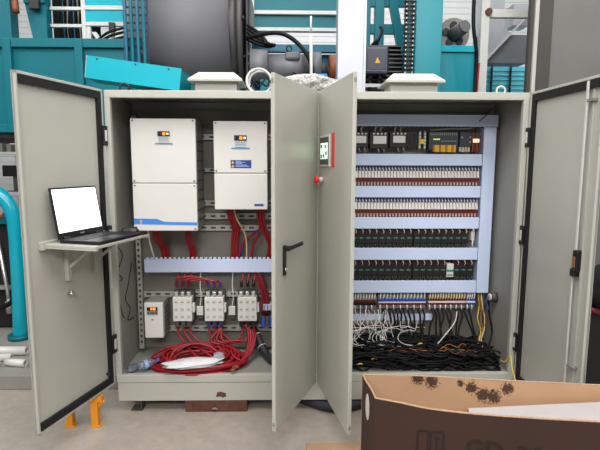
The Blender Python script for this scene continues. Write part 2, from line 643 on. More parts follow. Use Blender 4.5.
b.cyl((0.16, 0.058, 1.131), (0.2, 0.058, 1.131), 0.008, 10)
b.cyl((0.39, 0.058, 1.131), (0.43, 0.058, 1.131), 0.008, 10)
b.build('screen_hinge', BLACK, lap)

# mouse: rounded shell
mouse = thing('computer_mouse', 'black computer mouse with a silver side beside the laptop', 'mouse', D1 @ Vector((0.09, 0.2, 1.1135)))


def dome(F, cx, cy, cz, rx, ry, rz, nu=18, nv=7):
    b = MB(F)
    rows = []
    for j in range(nv):
        t = (PI / 2) * j / nv
        rows.append([b.v((cx + rx * math.cos(2 * PI * i / nu) * math.cos(t) ** 0.7,
                          cy + ry * math.sin(2 * PI * i / nu) * math.cos(t) ** 0.7, cz + rz * math.sin(t))) for i in range(nu)])
    top = b.v((cx, cy, cz + rz))
    for j in range(nv - 1):
        for i in range(nu):
            f = b.bm.faces.new((rows[j][i], rows[j][(i + 1) % nu], rows[j + 1][(i + 1) % nu], rows[j + 1][i]))
            f.smooth = True
    for i in range(nu):
        f = b.bm.faces.new((rows[-1][i], rows[-1][(i + 1) % nu], top))
        f.smooth = True
    b.bm.faces.new(rows[0][::-1])
    return b


dome(D1, 0.096, 0.2, 1.1245, 0.03, 0.056, 0.032).build('shell', BLACK, mouse)
dome(D1, 0.096, 0.2, 1.117, 0.032, 0.058, 0.017).build('silver_skirt', SILV, mouse)
b = MB(D1)
b.cyl((0.092, 0.235, 1.148), (0.1, 0.235, 1.148), 0.009, 12)
b.build('scroll_wheel', DGREY, mouse)
box('mouse_pad', BLACKM, None, 0.06, 0.124, 0.10, 0.29, 1.1132, 1.1165, 0.001, F=D1)
tag(bpy.data.objects['mouse_pad'], 'thin black mouse pad under the mouse at the shelf end', 'mouse pad')
b = MB(D1)
b.tube([(0.092, 0.255, 1.122), (0.08, 0.28, 1.124), (0.07, 0.284, 1.122), (0.064, 0.26, 1.121), (0.063, 0.2, 1.1212), (0.064, 0.15, 1.1215), (0.09, 0.11, 1.122), (0.122, 0.10, 1.121)], 0.0035, 6)
tag(b.build('mouse_cable', CABLE, None), 'thin black cable looped between the mouse and the laptop', 'cable')

# thin black wires hanging down the left side wall of the cabinet
for pts, lb in (([(-1.183, 0.10, 1.09), (-1.183, 0.06, 1.02), (-1.183, 0.14, 0.94), (-1.183, 0.05, 0.86), (-1.183, 0.12, 0.80), (-1.183, 0.03, 0.78), (-1.183, 0.09, 0.60), (-1.183, 0.13, 0.55)], 'thin black wire squiggling down the left inner wall, upper one'),
                ([(-1.183, 0.30, 0.86), (-1.183, 0.22, 0.74), (-1.183, 0.16, 0.66), (-1.183, 0.24, 0.58), (-1.183, 0.19, 0.52), (-1.183, 0.3, 0.5)], 'thin black wire looping on the left inner wall beside the small drive')):
    b = MB()
    b.tube(pts, 0.0025, 5, sub=6)
    tag(b.build('loose_wire', CABLE, None), lb, 'wire')

# ------------------------------------------------------------------ left bay: rails and duct
PL = 0.415


def perforated_rail(x0, x1, z0, z1, label, y=0.395, group=None):
    t = thing('perforated_rail', label, 'rail', ((x0 + x1) / 2, y, z0), group)
    b = MB()
    b.box(x0, x1, y, y + 0.004, z0, z1)
    b.box(x0, x1, y, PL, z1 - 0.003, z1)
    b.box(x0, x1, y, PL, z0, z0 + 0.003)
    b.build('rail_body', RAILM, t)
    b = MB()
    n = int((x1 - x0) / 0.06)
    for i in range(n):
        x = x0 + (i + 0.5) * (x1 - x0) / n
        b.box(x - 0.016, x + 0.016, y - 0.001, y, (z0 + z1) / 2 - 0.006, (z0 + z1) / 2 + 0.006)
    b.build('slots', SLOT, t)
    return t


for z0, z1, lb in ((1.65, 1.69, 'perforated metal rail highest behind the two white drives'),
                   (1.443, 1.472, 'perforated metal rail second from top behind the two white drives'),
                   (1.222, 1.262, 'perforated metal rail level with the bottom edge of the right white drive'),
                   (1.133, 1.178, 'perforated metal rail just under the right white drive'),
                   (1.056, 1.10, 'perforated metal rail lowest above the pale left duct'),
                   (0.606, 0.654, 'perforated metal rail behind the tops of the contactors'),
                   (0.368, 0.418, 'perforated metal rail behind the bottoms of the contactors')):
    perforated_rail(-1.14, -0.07, z0, z1, lb)
t = thing('mounting_upright', 'vertical perforated metal strip at the left inner wall', 'rail', (-1.155, 0.37, 0.3))
box('strip', RAILM, t, -1.172, -1.142, 0.365, 0.394, 0.26, 1.8)
b = MB()
for k in range(38):
    z = 0.3 + k * 0.039
    b.box(-1.164, -1.15, 0.3645, 0.365, z, z + 0.018)
b.build('slots', SLOT, t)


def cable_duct(x0, x1, z0, z1, label, y0=0.34, y1=PL, vert=False, teeth=True):
    t = thing('cable_duct', label, 'cable duct', ((x0 + x1) / 2, (y0 + y1) / 2, z0))
    box('cover', DUCTM, t, x0, x1, y0, y0 + 0.012, z0, z1, 0.002)
    if vert:
        box('channel', DUCTM, t, x0 + 0.004, x1 - 0.004, y0 + 0.012, y1, z0 + 0.002, z1 - 0.002)
    else:
        box('channel', DUCTM, t, x0 + 0.002, x1 - 0.002, y0 + 0.012, y1, z0 + 0.004, z1 - 0.004)
    if teeth:
        b = MB()
        if vert:
            n = int((z1 - z0) / 0.03)
            for i in range(n):
                z = z0 + (i + 0.5) * (z1 - z0) / n
                b.box(x1 - 0.004, x1 - 0.002, y0 + 0.018, y1 - 0.01, z - 0.006, z + 0.006)
        else:
            n = int((x1 - x0) / 0.03)
            for i in range(n):
                x = x0 + (i + 0.5) * (x1 - x0) / n
                if z0 > 1.45:
                    b.box(x - 0.006, x + 0.006, y0 + 0.018, y1 - 0.01, z0 + 0.002, z0 + 0.004)
                else:
                    b.box(x - 0.006, x + 0.006, y0 + 0.018, y1 - 0.01, z1 - 0.004, z1 - 0.002)
        b.build('slots', SLOT, t)
    return t


ld = cable_duct(-1.11, -0.06, 0.793, 0.88, 'long pale blue-grey cable duct below the white drives', y0=0.325)
b = MB()
for i in range(36):
    x = -1.095 + i * 0.029
    b.prism([(x, 0.328, 0.88), (x + 0.016, 0.328, 0.88), (x + 0.016, 0.328, 0.893), (x, 0.328, 0.893)], (0, 0.004, 0))
b.build('duct_fingers', DUCTM, ld)


# ------------------------------------------------------------------ inverter drives
def keypad(root, cx, y, z, sc=1.0):
    """small operating panel: black display on top of grey keys, blue bar below"""
    k = box('keypad', LGREY, root, cx - 0.05 * sc, cx + 0.05 * sc, y - 0.006, y, z - 0.075 * sc, z + 0.03 * sc, 0.002)
    box('display_window', BLACK, k, cx - 0.056 * sc, cx + 0.056 * sc, y - 0.009, y - 0.006, z - 0.015 * sc, z + 0.033 * sc)
    b = MB()
    for i, dx in enumerate((-0.006, 0.009)):
        b.box(cx + (dx - 0.002) * sc, cx + (dx + 0.009) * sc, y - 0.0102, y - 0.009, z - 0.004 * sc, z + 0.022 * sc)
    b.build('lit_digits', LCD, k)
    b = MB()
    b.box(cx + 0.03 * sc, cx + 0.047 * sc, y - 0.0102, y - 0.009, z + 0.0 * sc, z + 0.018 * sc)
    b.build('lit_lamps', LED, k)
    b = MB()
    for i in range(4):
        for j in range(2):
            b.box(cx + (-0.044 + i * 0.023) * sc, cx + (-0.027 + i * 0.023) * sc, y - 0.009, y - 0.006,
                  z + (-0.036 - j * 0.02) * sc, z + (-0.022 - j * 0.02) * sc)
    b.build('keys', mat('key_blue_grey', (150, 164, 188), 0.5) if 'key_blue_grey' not in MATS else MATS['key_blue_grey'], k)
    box('blue_bar', MATS.get('bar_blue') or mat('bar_blue', (84, 140, 190), 0.5), k, cx - 0.085 * sc, cx + 0.085 * sc, y - 0.004, y, z - 0.088 * sc, z - 0.078 * sc)
    return k


def screws(root, x0, x1, z0, z1, y):
    for x in (x0 + 0.014, x1 - 0.014):
        for z in (z0 + 0.012, z1 - 0.012):
            MB().cyl((x, y, z), (x, y - 0.003, z), 0.005, 10).build('screw', DGREY, root)


# large drive
big = thing('inverter_drive', 'large white inverter drive with a blue stripe near its bottom', 'inverter', (-0.91, 0.27, 1.095))
X0, X1, ZL, ZH, YF = -1.1, -0.719, 1.095, 1.76, 0.12
box('housing', GREYP, big, X0 + 0.006, X1 - 0.004, YF + 0.006, 0.394, ZL + 0.004, ZH - 0.004, 0.004)
box('upper_cover', WHITEP, big, X0, X1, YF, YF + 0.03, 1.383, ZH, 0.004)
box('lower_cover', WHITEP, big, X0, X1, YF, YF + 0.03, ZL, 1.379, 0.004)
screws(big, X0, X1, 1.383, ZH, YF)
screws(big, X0, X1, ZL, 1.379, YF)
keypad(big, -0.905, YF, 1.666, 0.62)
b = MB()
b.prism([(X0 + 0.002, YF - 0.001, 1.17), (X0 + 0.002, YF - 0.001, 1.135), (X1 - 0.002, YF - 0.001, 1.128), (X1 - 0.002, YF - 0.001, 1.146),
         (-0.915, YF - 0.001, 1.15), (-0.965, YF - 0.001, 1.168)], (0, 0.0012, 0))
b.build('blue_stripe', STRIPE, big)
b = MB()
b.prism([(-1.065, YF - 0.002, 1.148), (-1.047, YF - 0.002, 1.148), (-1.056, YF - 0.002, 1.164)], (0, 0.001, 0))
b.prism([(-1.065, YF - 0.002, 1.142), (-1.047, YF - 0.002, 1.142), (-1.056, YF - 0.002, 1.134)], (0, 0.001, 0))
b.build('warning_mark', YEL, big)
b = MB()
for i in range(9):
    b.box(X1 - 0.004, X1 - 0.001, 0.17, 0.37, 1.15 + i * 0.06, 1.16 + i * 0.06)
b.build('side_vents', DGREY, big)

# smaller white drive
med = thing('inverter_drive', 'white inverter drive with a navy warning label, right of the largest', 'inverter', (-0.458, 0.28, 1.222))
X0, X1, ZL, ZH, YF = -0.618, -0.298, 1.222, 1.75, 0.15
box('housing', GREYP, med, X0 + 0.006, X1 - 0.004, YF + 0.006, 0.394, ZL + 0.004, ZH - 0.004, 0.004)
box('upper_cover', WHITEP, med, X0, X1, YF, YF + 0.03, 1.443, ZH, 0.004)
box('lower_cover', WHITEP, med, X0, X1, YF, YF + 0.03, ZL, 1.439, 0.004)
screws(med, X0, X1, 1.443, ZH, YF)
keypad(med, -0.457, YF, 1.645, 0.66)
w_ = box('warning_label', NAVY, med, -0.518, -0.394, YF - 0.001, YF, 1.472, 1.52)
b = MB()
b.prism([(-0.514, YF - 0.002, 1.5), (-0.496, YF - 0.002, 1.5), (-0.505, YF - 0.002, 1.516)], (0, 0.001, 0))
b.prism([(-0.514, YF - 0.002, 1.477), (-0.496, YF - 0.002, 1.477), (-0.505, YF - 0.002, 1.493)], (0, 0.001, 0))
b.build('warning_triangles', YEL, w_)
b = MB()
for z, x1 in ((1.512, -0.455), (1.505, -0.43), (1.498, -0.45), (1.489, -0.42), (1.482, -0.405)):
    b.box(-0.488, x1, YF - 0.0016, YF - 0.001, z, z + 0.003)
b.build('label_lines', MATS.get('pale_print') or mat('pale_print', (170, 190, 230), 0.6), w_)
box('blue_badge', NAVY, med, -0.378, -0.322, YF - 0.001, YF, 1.243, 1.256)

# small drive by the contactors
sm = thing('inverter_drive', 'small grey-white inverter drive at the bottom left of the cabinet', 'inverter', (-1.035, 0.32, 0.378))
X0, X1, ZL, ZH, YF = -1.095, -0.977, 0.38, 0.612, 0.24
box('housing', GREYP, sm, X0 + 0.002, X1 + 0.004, YF + 0.02, 0.394, ZL + 0.004, ZH + 0.004, 0.003)
box('front_cover', WHITEP, sm, X0, X1, YF, YF + 0.024, ZL, ZH, 0.004)
k = box('keypad', GREYP, sm, -1.078, -1.008, YF - 0.004, YF, 0.535, 0.585, 0.001)
box('display_window', BLACK, k, -1.076, -1.01, YF - 0.006, YF - 0.004, 0.563, 0.585)
b = MB()
b.box(-1.052, -1.043, YF - 0.007, YF - 0.006, 0.567, 0.582)
b.box(-1.038, -1.022, YF - 0.007, YF - 0.006, 0.567, 0.582)
b.build('lit_digits', LCD, k)
b = MB()
for i in range(4):
    b.box(-1.074 + i * 0.016, -1.063 + i * 0.016, YF - 0.006, YF - 0.004, 0.542, 0.552)
b.build('keys', DGREY, k)
box('badge', DGREY, sm, -1.052, -1.037, YF - 0.001, YF, 0.498, 0.505)
b = MB()
for i in range(6):
    b.box(X1 + 0.003, X1 + 0.006, 0.28, 0.38, 0.41 + i * 0.03, 0.42 + i * 0.03)
b.build('side_vents', DGREY, sm)


# ------------------------------------------------------------------ contactors
def contactor(cx, label, terminal_mat):
    t = thing('contactor', label, 'contactor', (cx, 0.34, 0.44))
    box('base', DGREY, t, cx - 0.066, cx + 0.066, 0.345, 0.394, 0.45, 0.665, 0.003)
    bd = box('body', WHITEP, t, cx - 0.062, cx + 0.062, 0.285, 0.345, 0.475, 0.635, 0.004)
    b = MB()
    for i in range(3):
        for j in range(3):
            x = cx - 0.04 + i * 0.04
            z = 0.505 + j * 0.05
            b.box(x - 0.013, x + 0.013, 0.2835, 0.285, z - 0.014, z + 0.014)
    b.build('face_windows', LGREY, bd)
    b = MB()
    for i in range(3):
        for j in range(3):
            x = cx - 0.04 + i * 0.04
            z = 0.505 + j * 0.05
            b.box(x - 0.008, x + 0.008, 0.2828, 0.2835, z - 0.004, z + 0.002)
    b.build('face_marks', GREYP, bd)
    box('side_latch', WHITEP, t, cx + 0.062, cx + 0.076, 0.3, 0.34, 0.53, 0.59, 0.003)
    for i in range(3):
        x = cx - 0.04 + i * 0.04
        b = MB()
        b.box(x - 0.012, x + 0.012, 0.3, 0.345, 0.635, 0.668, 0.002)
        b.cyl((x, 0.3, 0.65), (x, 0.292, 0.65), 0.008, 12)
        b.build('top_terminal', STEEL, t)
        b = MB()
        b.box(x - 0.014, x + 0.014, 0.3, 0.345, 0.432, 0.475, 0.002)
        b.cyl((x, 0.3, 0.452), (x, 0.292, 0.452), 0.008, 12)
        b.build('bottom_terminal', terminal_mat, t)
    return t


CX = (-0.862, -0.656, -0.44)
contactor(CX[0], 'white contactor next to the small drive, leftmost of three', DGREY)
contactor(CX[1], 'white contactor in the middle of the row of three', MATS.get('dark_navy_terminal') or mat('dark_navy_terminal', (44, 50, 92), 0.5))
contactor(CX[2], 'white contactor nearest the middle doors, rightmost of three', BLACK)
for i, x in enumerate((-0.758, -0.546)):
    t = thing('auxiliary_block', ('small pale auxiliary block between the left and middle contactors', 'small pale auxiliary block between the middle and right contactors')[i], 'auxiliary contact', (x, 0.36, 0.47))
    box('base', DGREY, t, x - 0.02, x + 0.02, 0.35, 0.394, 0.47, 0.6, 0.002)
    box('front', LGREY, t, x - 0.022, x + 0.022, 0.335, 0.35, 0.5, 0.56, 0.002)
    MB().tube([(x, 0.345, 0.56), (x + 0.01, 0.34, 0.62), (x + 0.004, 0.345, 0.70), (x + 0.008, 0.36, 0.795)], 0.0035, 6).build('lead', WHW, t)
t = thing('terminal_group', 'small dark blue and black terminal group beside the dark hose', 'terminal block', (-0.3, 0.36, 0.43))
box('body', BLACK, t, -0.355, -0.24, 0.34, 0.394, 0.43, 0.47, 0.002)
for i in range(4):
    box('terminal', (BLUE, DGREY)[i % 2], t, -0.35 + i * 0.027, -0.328 + i * 0.027, 0.325, 0.34, 0.42, 0.49, 0.002)
t = thing('terminal_group', 'pale blue terminal strip on the rail near the middle doors', 'terminal block', (-0.27, 0.36, 0.54))
box('body', MATS.get('pale_blue_terminal') or mat('pale_blue_terminal', (170,180,200), 0.5), t, -0.34, -0.1, 0.34, PL, 0.53, 0.57, 0.002)
b = MB()
for i in range(10):
    b.box(-0.335 + i * 0.023, -0.33 + i * 0.023, 0.339, 0.34, 0.532, 0.568)
b.build('slots', SLOT, t)


# ------------------------------------------------------------------ red power cables
def cable(pts, r, m, label, cat='cable', group=None, name='cable', lug=None, sub=4, seg=7):
    if lug:
        t = thing(name, label, cat, pts[-1], group)
        b = MB()
        b.tube(pts, r, seg, sub=sub)
        b.build('sheath', m, t)
        p = Vector(pts[-1])
        MB().cyl((p.x, p.y, p.z - 0.002), (p.x, p.y, p.z + 0.04), r * 1.35, 10).build('lug_sleeve', lug, t)
        return t
    b = MB()
    b.tube(pts, r, seg, sub=sub)
    return tag(b.build(name, m, None), label, cat, group)


# from the large drive down into the duct
for i, (x0, x1) in enumerate(((-1.005, -0.985), (-0.985, -0.965), (-1.02, -1.0))):
    cable([(x0, 0.25, 1.10), (x0 + 0.005, 0.26, 1.02), (x1, 0.35, 0.95), (x1, 0.37, 0.86)], 0.0095, RED,
          'red cable from the left part of the large drive into the duct', group='red cables under the left part of the large drive', name='red_cable')
for i, x in enumerate((-0.815, -0.8, -0.785)):
    cable([(x, 0.26, 1.10), (x - 0.004, 0.27, 1.02), (x + 0.002, 0.34, 0.95), (x, 0.37, 0.86)], 0.009, RED,
          'red cable from the right part of the large drive into the duct', group='red cables under the right part of the large drive', name='red_cable')
cable([(-1.06, 0.26, 1.10), (-1.062, 0.3, 1.0), (-1.05, 0.37, 0.86)], 0.005, WHW, 'thin white wire beside the red cables under the large drive', name='white_wire')
for i, x in enumerate((-0.56, -0.545, -0.53)):
    cable([(x + 0.01, 0.26, 1.23), (x + 0.012, 0.27, 1.16), (x + 0.032, 0.33, 1.09), (x + 0.022, 0.35, 1.0), (x + 0.015, 0.37, 0.86)], 0.0095, RED,
          'red cable from the left part of the white drive with the navy label', group='red cables under the left part of the navy-label drive', name='red_cable')
for i, x in enumerate((-0.37, -0.352, -0.334)):
    x2 = (-0.42, -0.318, -0.30)[i]
    cable([(x, 0.26, 1.23), (x + 0.006, 0.27, 1.15), (x + 0.018, 0.3, 1.08), (x2 + 0.02, 0.34, 0.97), (x2, 0.37, 0.86)], 0.0095, RED,
          'red cable from the right part of the white drive with the navy label', group='red cables under the right part of the navy-label drive', name='red_cable')
cable([(-0.36, 0.34, 1.07), (-0.42, 0.35, 1.03), (-0.49, 0.36, 0.92), (-0.50, 0.37, 0.86)], 0.008, MATS.get('violet_blue') or mat('violet_blue', (62, 48, 130), 0.45), 'dark blue cable slanting among red cables above the duct', name='blue_cable')
cable([(-0.39, 0.34, 1.05), (-0.46, 0.35, 0.99), (-0.52, 0.37, 0.86)], 0.009, RED, 'single red cable slanting left beside the blue cable', name='red_cable')
cable([(-0.515, 0.25, 1.23), (-0.50, 0.28, 1.15), (-0.455, 0.33, 1.05), (-0.445, 0.35, 0.95), (-0.45, 0.37, 0.86)], 0.0045, MATS.get('cream_wire') or mat('cream_wire', (220, 196, 150), 0.5), 'thin cream wire below the white drive with the navy label', name='cream_wire')
# duct to contactors
for c in range(3):
    where = ('leftmost', 'middle', 'rightmost')[c]
    for i in range(3):
        x = CX[c] - 0.04 + i * 0.04
        if c == 1:
            continue
        cable([(x + 0.012, 0.365, 0.80), (x + 0.008, 0.33, 0.76), (x + 0.002, 0.315, 0.72), (x, 0.315, 0.70)], 0.0075, RED,
              'red cable dropping from the duct to the %s contactor' % where, group='red feed cables of the %s contactor' % where, name='red_cable', lug=(BLUE, BLUE, BLACK)[c])
for i, (dx, h) in enumerate(((0.0, 0.775), (0.04, 0.765), (0.08, 0.757))):
    xa = CX[0] - 0.04 + i * 0.04
    xb = CX[1] - 0.04 + i * 0.04
    cable([(xa, 0.305, 0.70), (xa + 0.004, 0.29, 0.74), (xa + 0.03, 0.28, h - 0.01), ((xa + xb) / 2, 0.28, h), (xb - 0.03, 0.28, h - 0.014), (xb - 0.005, 0.3, 0.735), (xb, 0.31, 0.70)],
          0.0072, RED, 'red jumper cable arching from the leftmost to the middle contactor', group='red jumper cables between two contactors', name='red_cable', lug=BLUE)
# below the contactors
ends = ((-0.80, 0.16), (-0.74, 0.2), (-0.68, 0.22), (-0.62, 0.2), (-0.60, 0.17), (-0.55, 0.14), (-0.45, 0.2), (-0.42, 0.18), (-0.4, 0.16))
for c in range(3):
    where = ('leftmost', 'middle', 'rightmost')[c]
    for i in range(3):
        x = CX[c] - 0.04 + i * 0.04
        ex, ey = ends[c * 3 + i]
        if c == 2:
            pts = [(x, 0.32, 0.434), (x + 0.004, 0.31, 0.39), (x - 0.03 + 0.01 * i, 0.29, 0.34), (x - 0.12, 0.27, 0.325 + 0.012 * i), (x - 0.2, 0.27, 0.35), (CX[1] + 0.04, 0.31, 0.425)]
        else:
            pts = [(x, 0.32, 0.434), (x + 0.004, 0.31, 0.39), (x + 0.04 + 0.01 * i, 0.29, 0.34), (ex + 0.02, ey + 0.04, 0.29), (ex + 0.09, ey, 0.26)]
        cable(pts, 0.0075, RED, 'red cable hanging from the bottom of the %s contactor' % where, group='red cables below the %s contactor' % where, name='red_cable')
for i in range(4):
    x = -0.40 + i * 0.012
    cable([(x, 0.36, 0.8), (x + 0.03, 0.345, 0.72), (x + 0.06, 0.36, 0.6), (x + 0.05, 0.37, 0.5)], 0.008, REDD if i % 2 else RED,
          'red cable running down behind the rightmost contactor', group='red cables behind the rightmost contactor', name='red_cable')

# heap of coiled red cable
N_ = 18
for i in range(N_):
    cx, cy = -0.745 + random.uniform(-0.02, 0.02), 0.175 + random.uniform(-0.01, 0.015)
    rx = 0.30 - 0.019 * (i % 9) + random.uniform(-0.01, 0.01)
    ry = 0.165 - 0.012 * (i % 9) + random.uniform(-0.006, 0.006)
    z = 0.234 + 0.006 * (i // 2)
    a0 = random.uniform(0, 6.28)
    pts = []
    for k in range(17):
        a = a0 + k / 16 * (2 * PI * 0.97)
        wob = 1 + 0.03 * math.sin(3 * a + i)
        zz = z + 0.02 * math.sin(a * 2 + i) * (i / N_) + (0.04 if i > 7 else 0.02) * max(0, math.sin(a))
        pts.append((cx + rx * wob * math.cos(a), cy + ry * wob * math.sin(a), max(zz, 0.234)))
    cable(pts, 0.0088, RED, 'red cable coiled on the left cabinet floor', group='coils of red cable on the left cabinet floor', name='red_cable', sub=3)
for i in range(4):
    cable([(-0.455 + 0.02 * i, 0.3, 0.45 - 0.02 * i), (-0.43 + 0.015 * i, 0.27, 0.38), (-0.44 + 0.01 * i, 0.2, 0.30), (-0.48, 0.12, 0.262), (-0.58, 0.06 + 0.01 * i, 0.27), (-0.70, 0.03 + 0.012 * i, 0.262)], 0.0085, RED,
          'red cable sweeping down the right side of the coil', group='red cables sweeping into the coil from the right', name='red_cable')
b = MB()
b.cyl((-0.52, 0.005, 0.262), (-0.49, 0.0, 0.268), 0.011, 10)
b.cyl((-0.51, 0.03, 0.272), (-0.47, 0.02, 0.278), 0.011, 10)
tag(b.build('cable_end', COPPER, None), 'bare copper cable ends at the front of the red coil', 'cable end')


# crumpled bag
def crumple(name, cx, cy, cz, rx, ry, rz, m, ang=0.0, seed=1, amp=0.25, nu=30, nv=12, flat=0.0):
    rnd = random.Random(seed)
    ph = [(rnd.uniform(0, 6.28), rnd.randint(2, 7), rnd.randint(1, 5), rnd.uniform(0.3, 1)) for _ in range(9)]
    b = MB()
    rows = []
    for j in range(1, nv):
        t = -PI / 2 + PI * j / nv
        row = []
        for i in range(nu):
            u = 2 * PI * i / nu
            d = 1 + amp * (sum(math.sin(p[1] * u + p[0]) * math.cos(p[2] * t * 2 + p[0] * 2) * p[3] for p in ph) / 4 +
                           0.5 * sum(abs(math.sin(p[1] * u * 0.5 + p[2] * t * 3 + p[0])) * p[3] for p in ph[:4]) / 2 - 0.25)
            x = rx * math.cos(u) * math.cos(t) * d
            y = ry * math.sin(u) * math.cos(t) * d
            z = max(rz * math.sin(t) * (0.75 + 0.25 * d), -rz * (1 - flat))
            row.append(b.v((cx + x * math.cos(ang) - y * math.sin(ang), cy + x * math.sin(ang) + y * math.cos(ang), cz + z)))
        rows.append(row)
    for j in range(len(rows) - 1):
        for i in range(nu):
            b.bm.faces.new((rows[j][i], rows[j][(i + 1) % nu], rows[j + 1][(i + 1) % nu], rows[j + 1][i])).smooth = True
    b.bm.faces.new(rows[0][::-1])
    b.bm.faces.new(rows[-1])
    return b.build(name, m, None)


o = crumple('plastic_bag', -0.745, 0.035, 0.298, 0.165, 0.05, 0.026, BAG, 0.22, 4, 0.55, nu=64, nv=20)
tag(o, 'crumpled white plastic bag lying on the coiled red cable', 'bag')
o = crumple('plastic_wrap', -0.60, 0.09, 0.318, 0.035, 0.035, 0.022, MATS.get('grey_film') or mat('grey_film', (150, 152, 160), 0.3), 0.3, 9, 0.35)
tag(o, 'grey plastic scrap at the right end of the white bag', 'plastic scrap')
# plastic bottle with cap
t = thing('plastic_bottle', 'small clear blue plastic bottle lying at the left of the red coil', 'bottle', (-1.035, 0.10, 0.24))
a_, c_ = Vector((-1.085, 0.06, 0.262)), Vector((-0.995, 0.12, 0.276))
b = MB()
pr = (0.7, 0.97, 1, 0.93, 1, 0.93, 1, 0.98, 0.75, 0.42, 0.36)
pts = [a_.lerp(c_, i / 10) for i in range(11)]
b.tube(pts, 0.027, 16, smooth=False, taper=lambda q: pr[min(10, int(round(q * 10)))])
b.build('bottle_body', GLASS, t)
dv_ = (c_ - a_).normalized()
MB().cyl(a_.lerp(c_, 0.3), a_.lerp(c_, 0.55), 0.0278, 16).build('paper_label', MATS.get('pale_label') or mat('pale_label', (150, 170, 210), 0.5), t)
MB().cyl(c_, c_ + dv_ * 0.022, 0.013, 14).build('cap', MATS.get('violet_cap') or mat('violet_cap', (88, 80, 150), 0.4), t)
o = crumple('plastic_wrap', -1.135, 0.09, 0.243, 0.032, 0.05, 0.013, GLASS, 0.1, 12, 0.4)
tag(o, 'clear plastic film scrap in the left front corner of the cabinet floor', 'plastic scrap')
# dark hose with ties
t = thing('corrugated_hose', 'dark corrugated hose with white ties leaning in the left bay', 'hose', (-0.31, 0.25, 0.24))
pp = [Vector((-0.41, 0.365, 0.40)), Vector((-0.385, 0.34, 0.36)), Vector((-0.345, 0.29, 0.30)), Vector((-0.31, 0.235, 0.262)), Vector((-0.27, 0.16, 0.258))]
b = MB()
b.tube(pp, 0.027, 12, sub=6, taper=lambda q: 1 + 0.07 * math.sin(q * 150))
b.build('hose_body', MATS.get('hose_dark') or mat('hose_dark', (40, 40, 48), 0.6), t)
for q in (1, 2):
    d_ = (pp[q + 1] - pp[q - 1]).normalized()
    MB().ring(pp[q], d_, 0.029, 0.003).build('cable_tie', WHW, t)

# ------------------------------------------------------------------ right bay: ducts
cable_duct(0.06, 1.167, 1.739, 1.812, 'pale blue-grey duct along the very top of the relay rows', y0=0.325)
cable_duct(1.083, 1.163, 0.649, 1.736, 'upright pale blue-grey duct at the right end of the relay rows', y0=0.335, vert=True)
for z0, z1, lb in ((1.491, 1.565, 'pale blue-grey duct between the black modules and the first relay row'),
                   (1.285, 1.359, 'pale blue-grey duct between the two rows of white relays'),
                   (1.08, 1.155, 'pale blue-grey duct between white relays and black modules'),
                   (0.872, 0.952, 'pale blue-grey duct between the two rows of black modules'),
                   (0.649, 0.731, 'pale blue-grey duct lowest below the black modules')):
    cable_duct(0.06, 1.08, z0, z1, lb)
cable_duct(0.06, 0.81, 0.447, 0.49, 'thin pale duct under the coloured terminal strips', y0=0.375)


def din(z, label, x0=0.08, x1=1.078):
    t = thing('mounting_rail', label, 'rail', ((x0 + x1) / 2, 0.41, z - 0.018))
    box('rail_body', RAILM, t, x0, x1, 0.405, PL, z - 0.018, z + 0.018)
    return t


din(1.65, 'metal rail carrying the topmost black modules')
din(1.425, 'metal rail behind the first row of white relays')
din(1.215, 'metal rail behind the second row of white relays')
din(1.015, 'metal rail behind the first row of black modules')
din(0.80, 'metal rail behind the second row of black modules')
din(0.585, 'metal rail behind the coloured terminal strips')

# top row: three power supplies
for i, (x0, x1, z0, z1) in enumerate(((0.225, 0.338, 1.603, 1.703), (0.349, 0.466, 1.598, 1.703), (0.476, 0.588, 1.606, 1.704))):
    lb = ('black power supply with a white label, half hidden by the middle door', 'black power supply with a white label, middle of three', 'black power supply with a white label, beside the ribbed module')[i]
    t = thing('power_supply', lb, 'power supply', ((x0 + x1) / 2, 0.37, z0))
    box('case', BLACK, t, x0, x1, 0.335, 0.405, z0, z1, 0.003)
    box('white_label', WHITEP, t, x0 + 0.022, x1 - 0.012, 0.334, 0.335, z0 + 0.03, z1 - 0.025)
    b = MB()
    for k in range(2):
        x = x0 + 0.035 + k * 0.035
        b.tube([(x, 0.345, z1), (x - 0.004, 0.335, z1 + 0.018), (x + 0.01, 0.345, z1 + 0.03)], 0.006, 7)
        b.tube([(x + 0.02, 0.345, z0), (x + 0.02, 0.335, z0 - 0.012), (x + 0.028, 0.345, z0 - 0.024)], 0.006, 7)
    b.build('lead', GREYP, t)
    b = MB()
    for k in range(4):
        x = x0 + 0.02 + k * 0.024
        b.box(x, x + 0.012, 0.332, 0.336, z1 - 0.016, z1 - 0.006)
    b.build('terminal', STEEL, t)
t = thing('ribbed_module', 'dark ribbed module right of the three power supplies', 'module', (0.625, 0.37, 1.61))
box('case', DGREY, t, 0.592, 0.654, 0.345, 0.405, 1.61, 1.70, 0.003)
b = MB()
for k in range(6):
    b.box(0.597 + k * 0.009, 0.602 + k * 0.009, 0.335, 0.345, 1.615, 1.695)
b.build('ribs', BLACK, t)
t = thing('terminal_group', 'pale terminal pair with a yellow tag between ribbed module and controller', 'terminal block', (0.685, 0.37, 1.595))
for x in (0.665, 0.697):
    box('terminal_body', GREYP, t, x, x + 0.016, 0.345, 0.405, 1.595, 1.71, 0.002)
    b = MB()
    for k in range(5):
        b.box(x + 0.003, x + 0.013, 0.342, 0.345, 1.604 + k * 0.021, 1.616 + k * 0.021)
    b.build('clamps', WHITEP, t)
box('yellow_tag', YEL, t, 0.672, 0.70, 0.338, 0.345, 1.628, 1.66, 0.002)

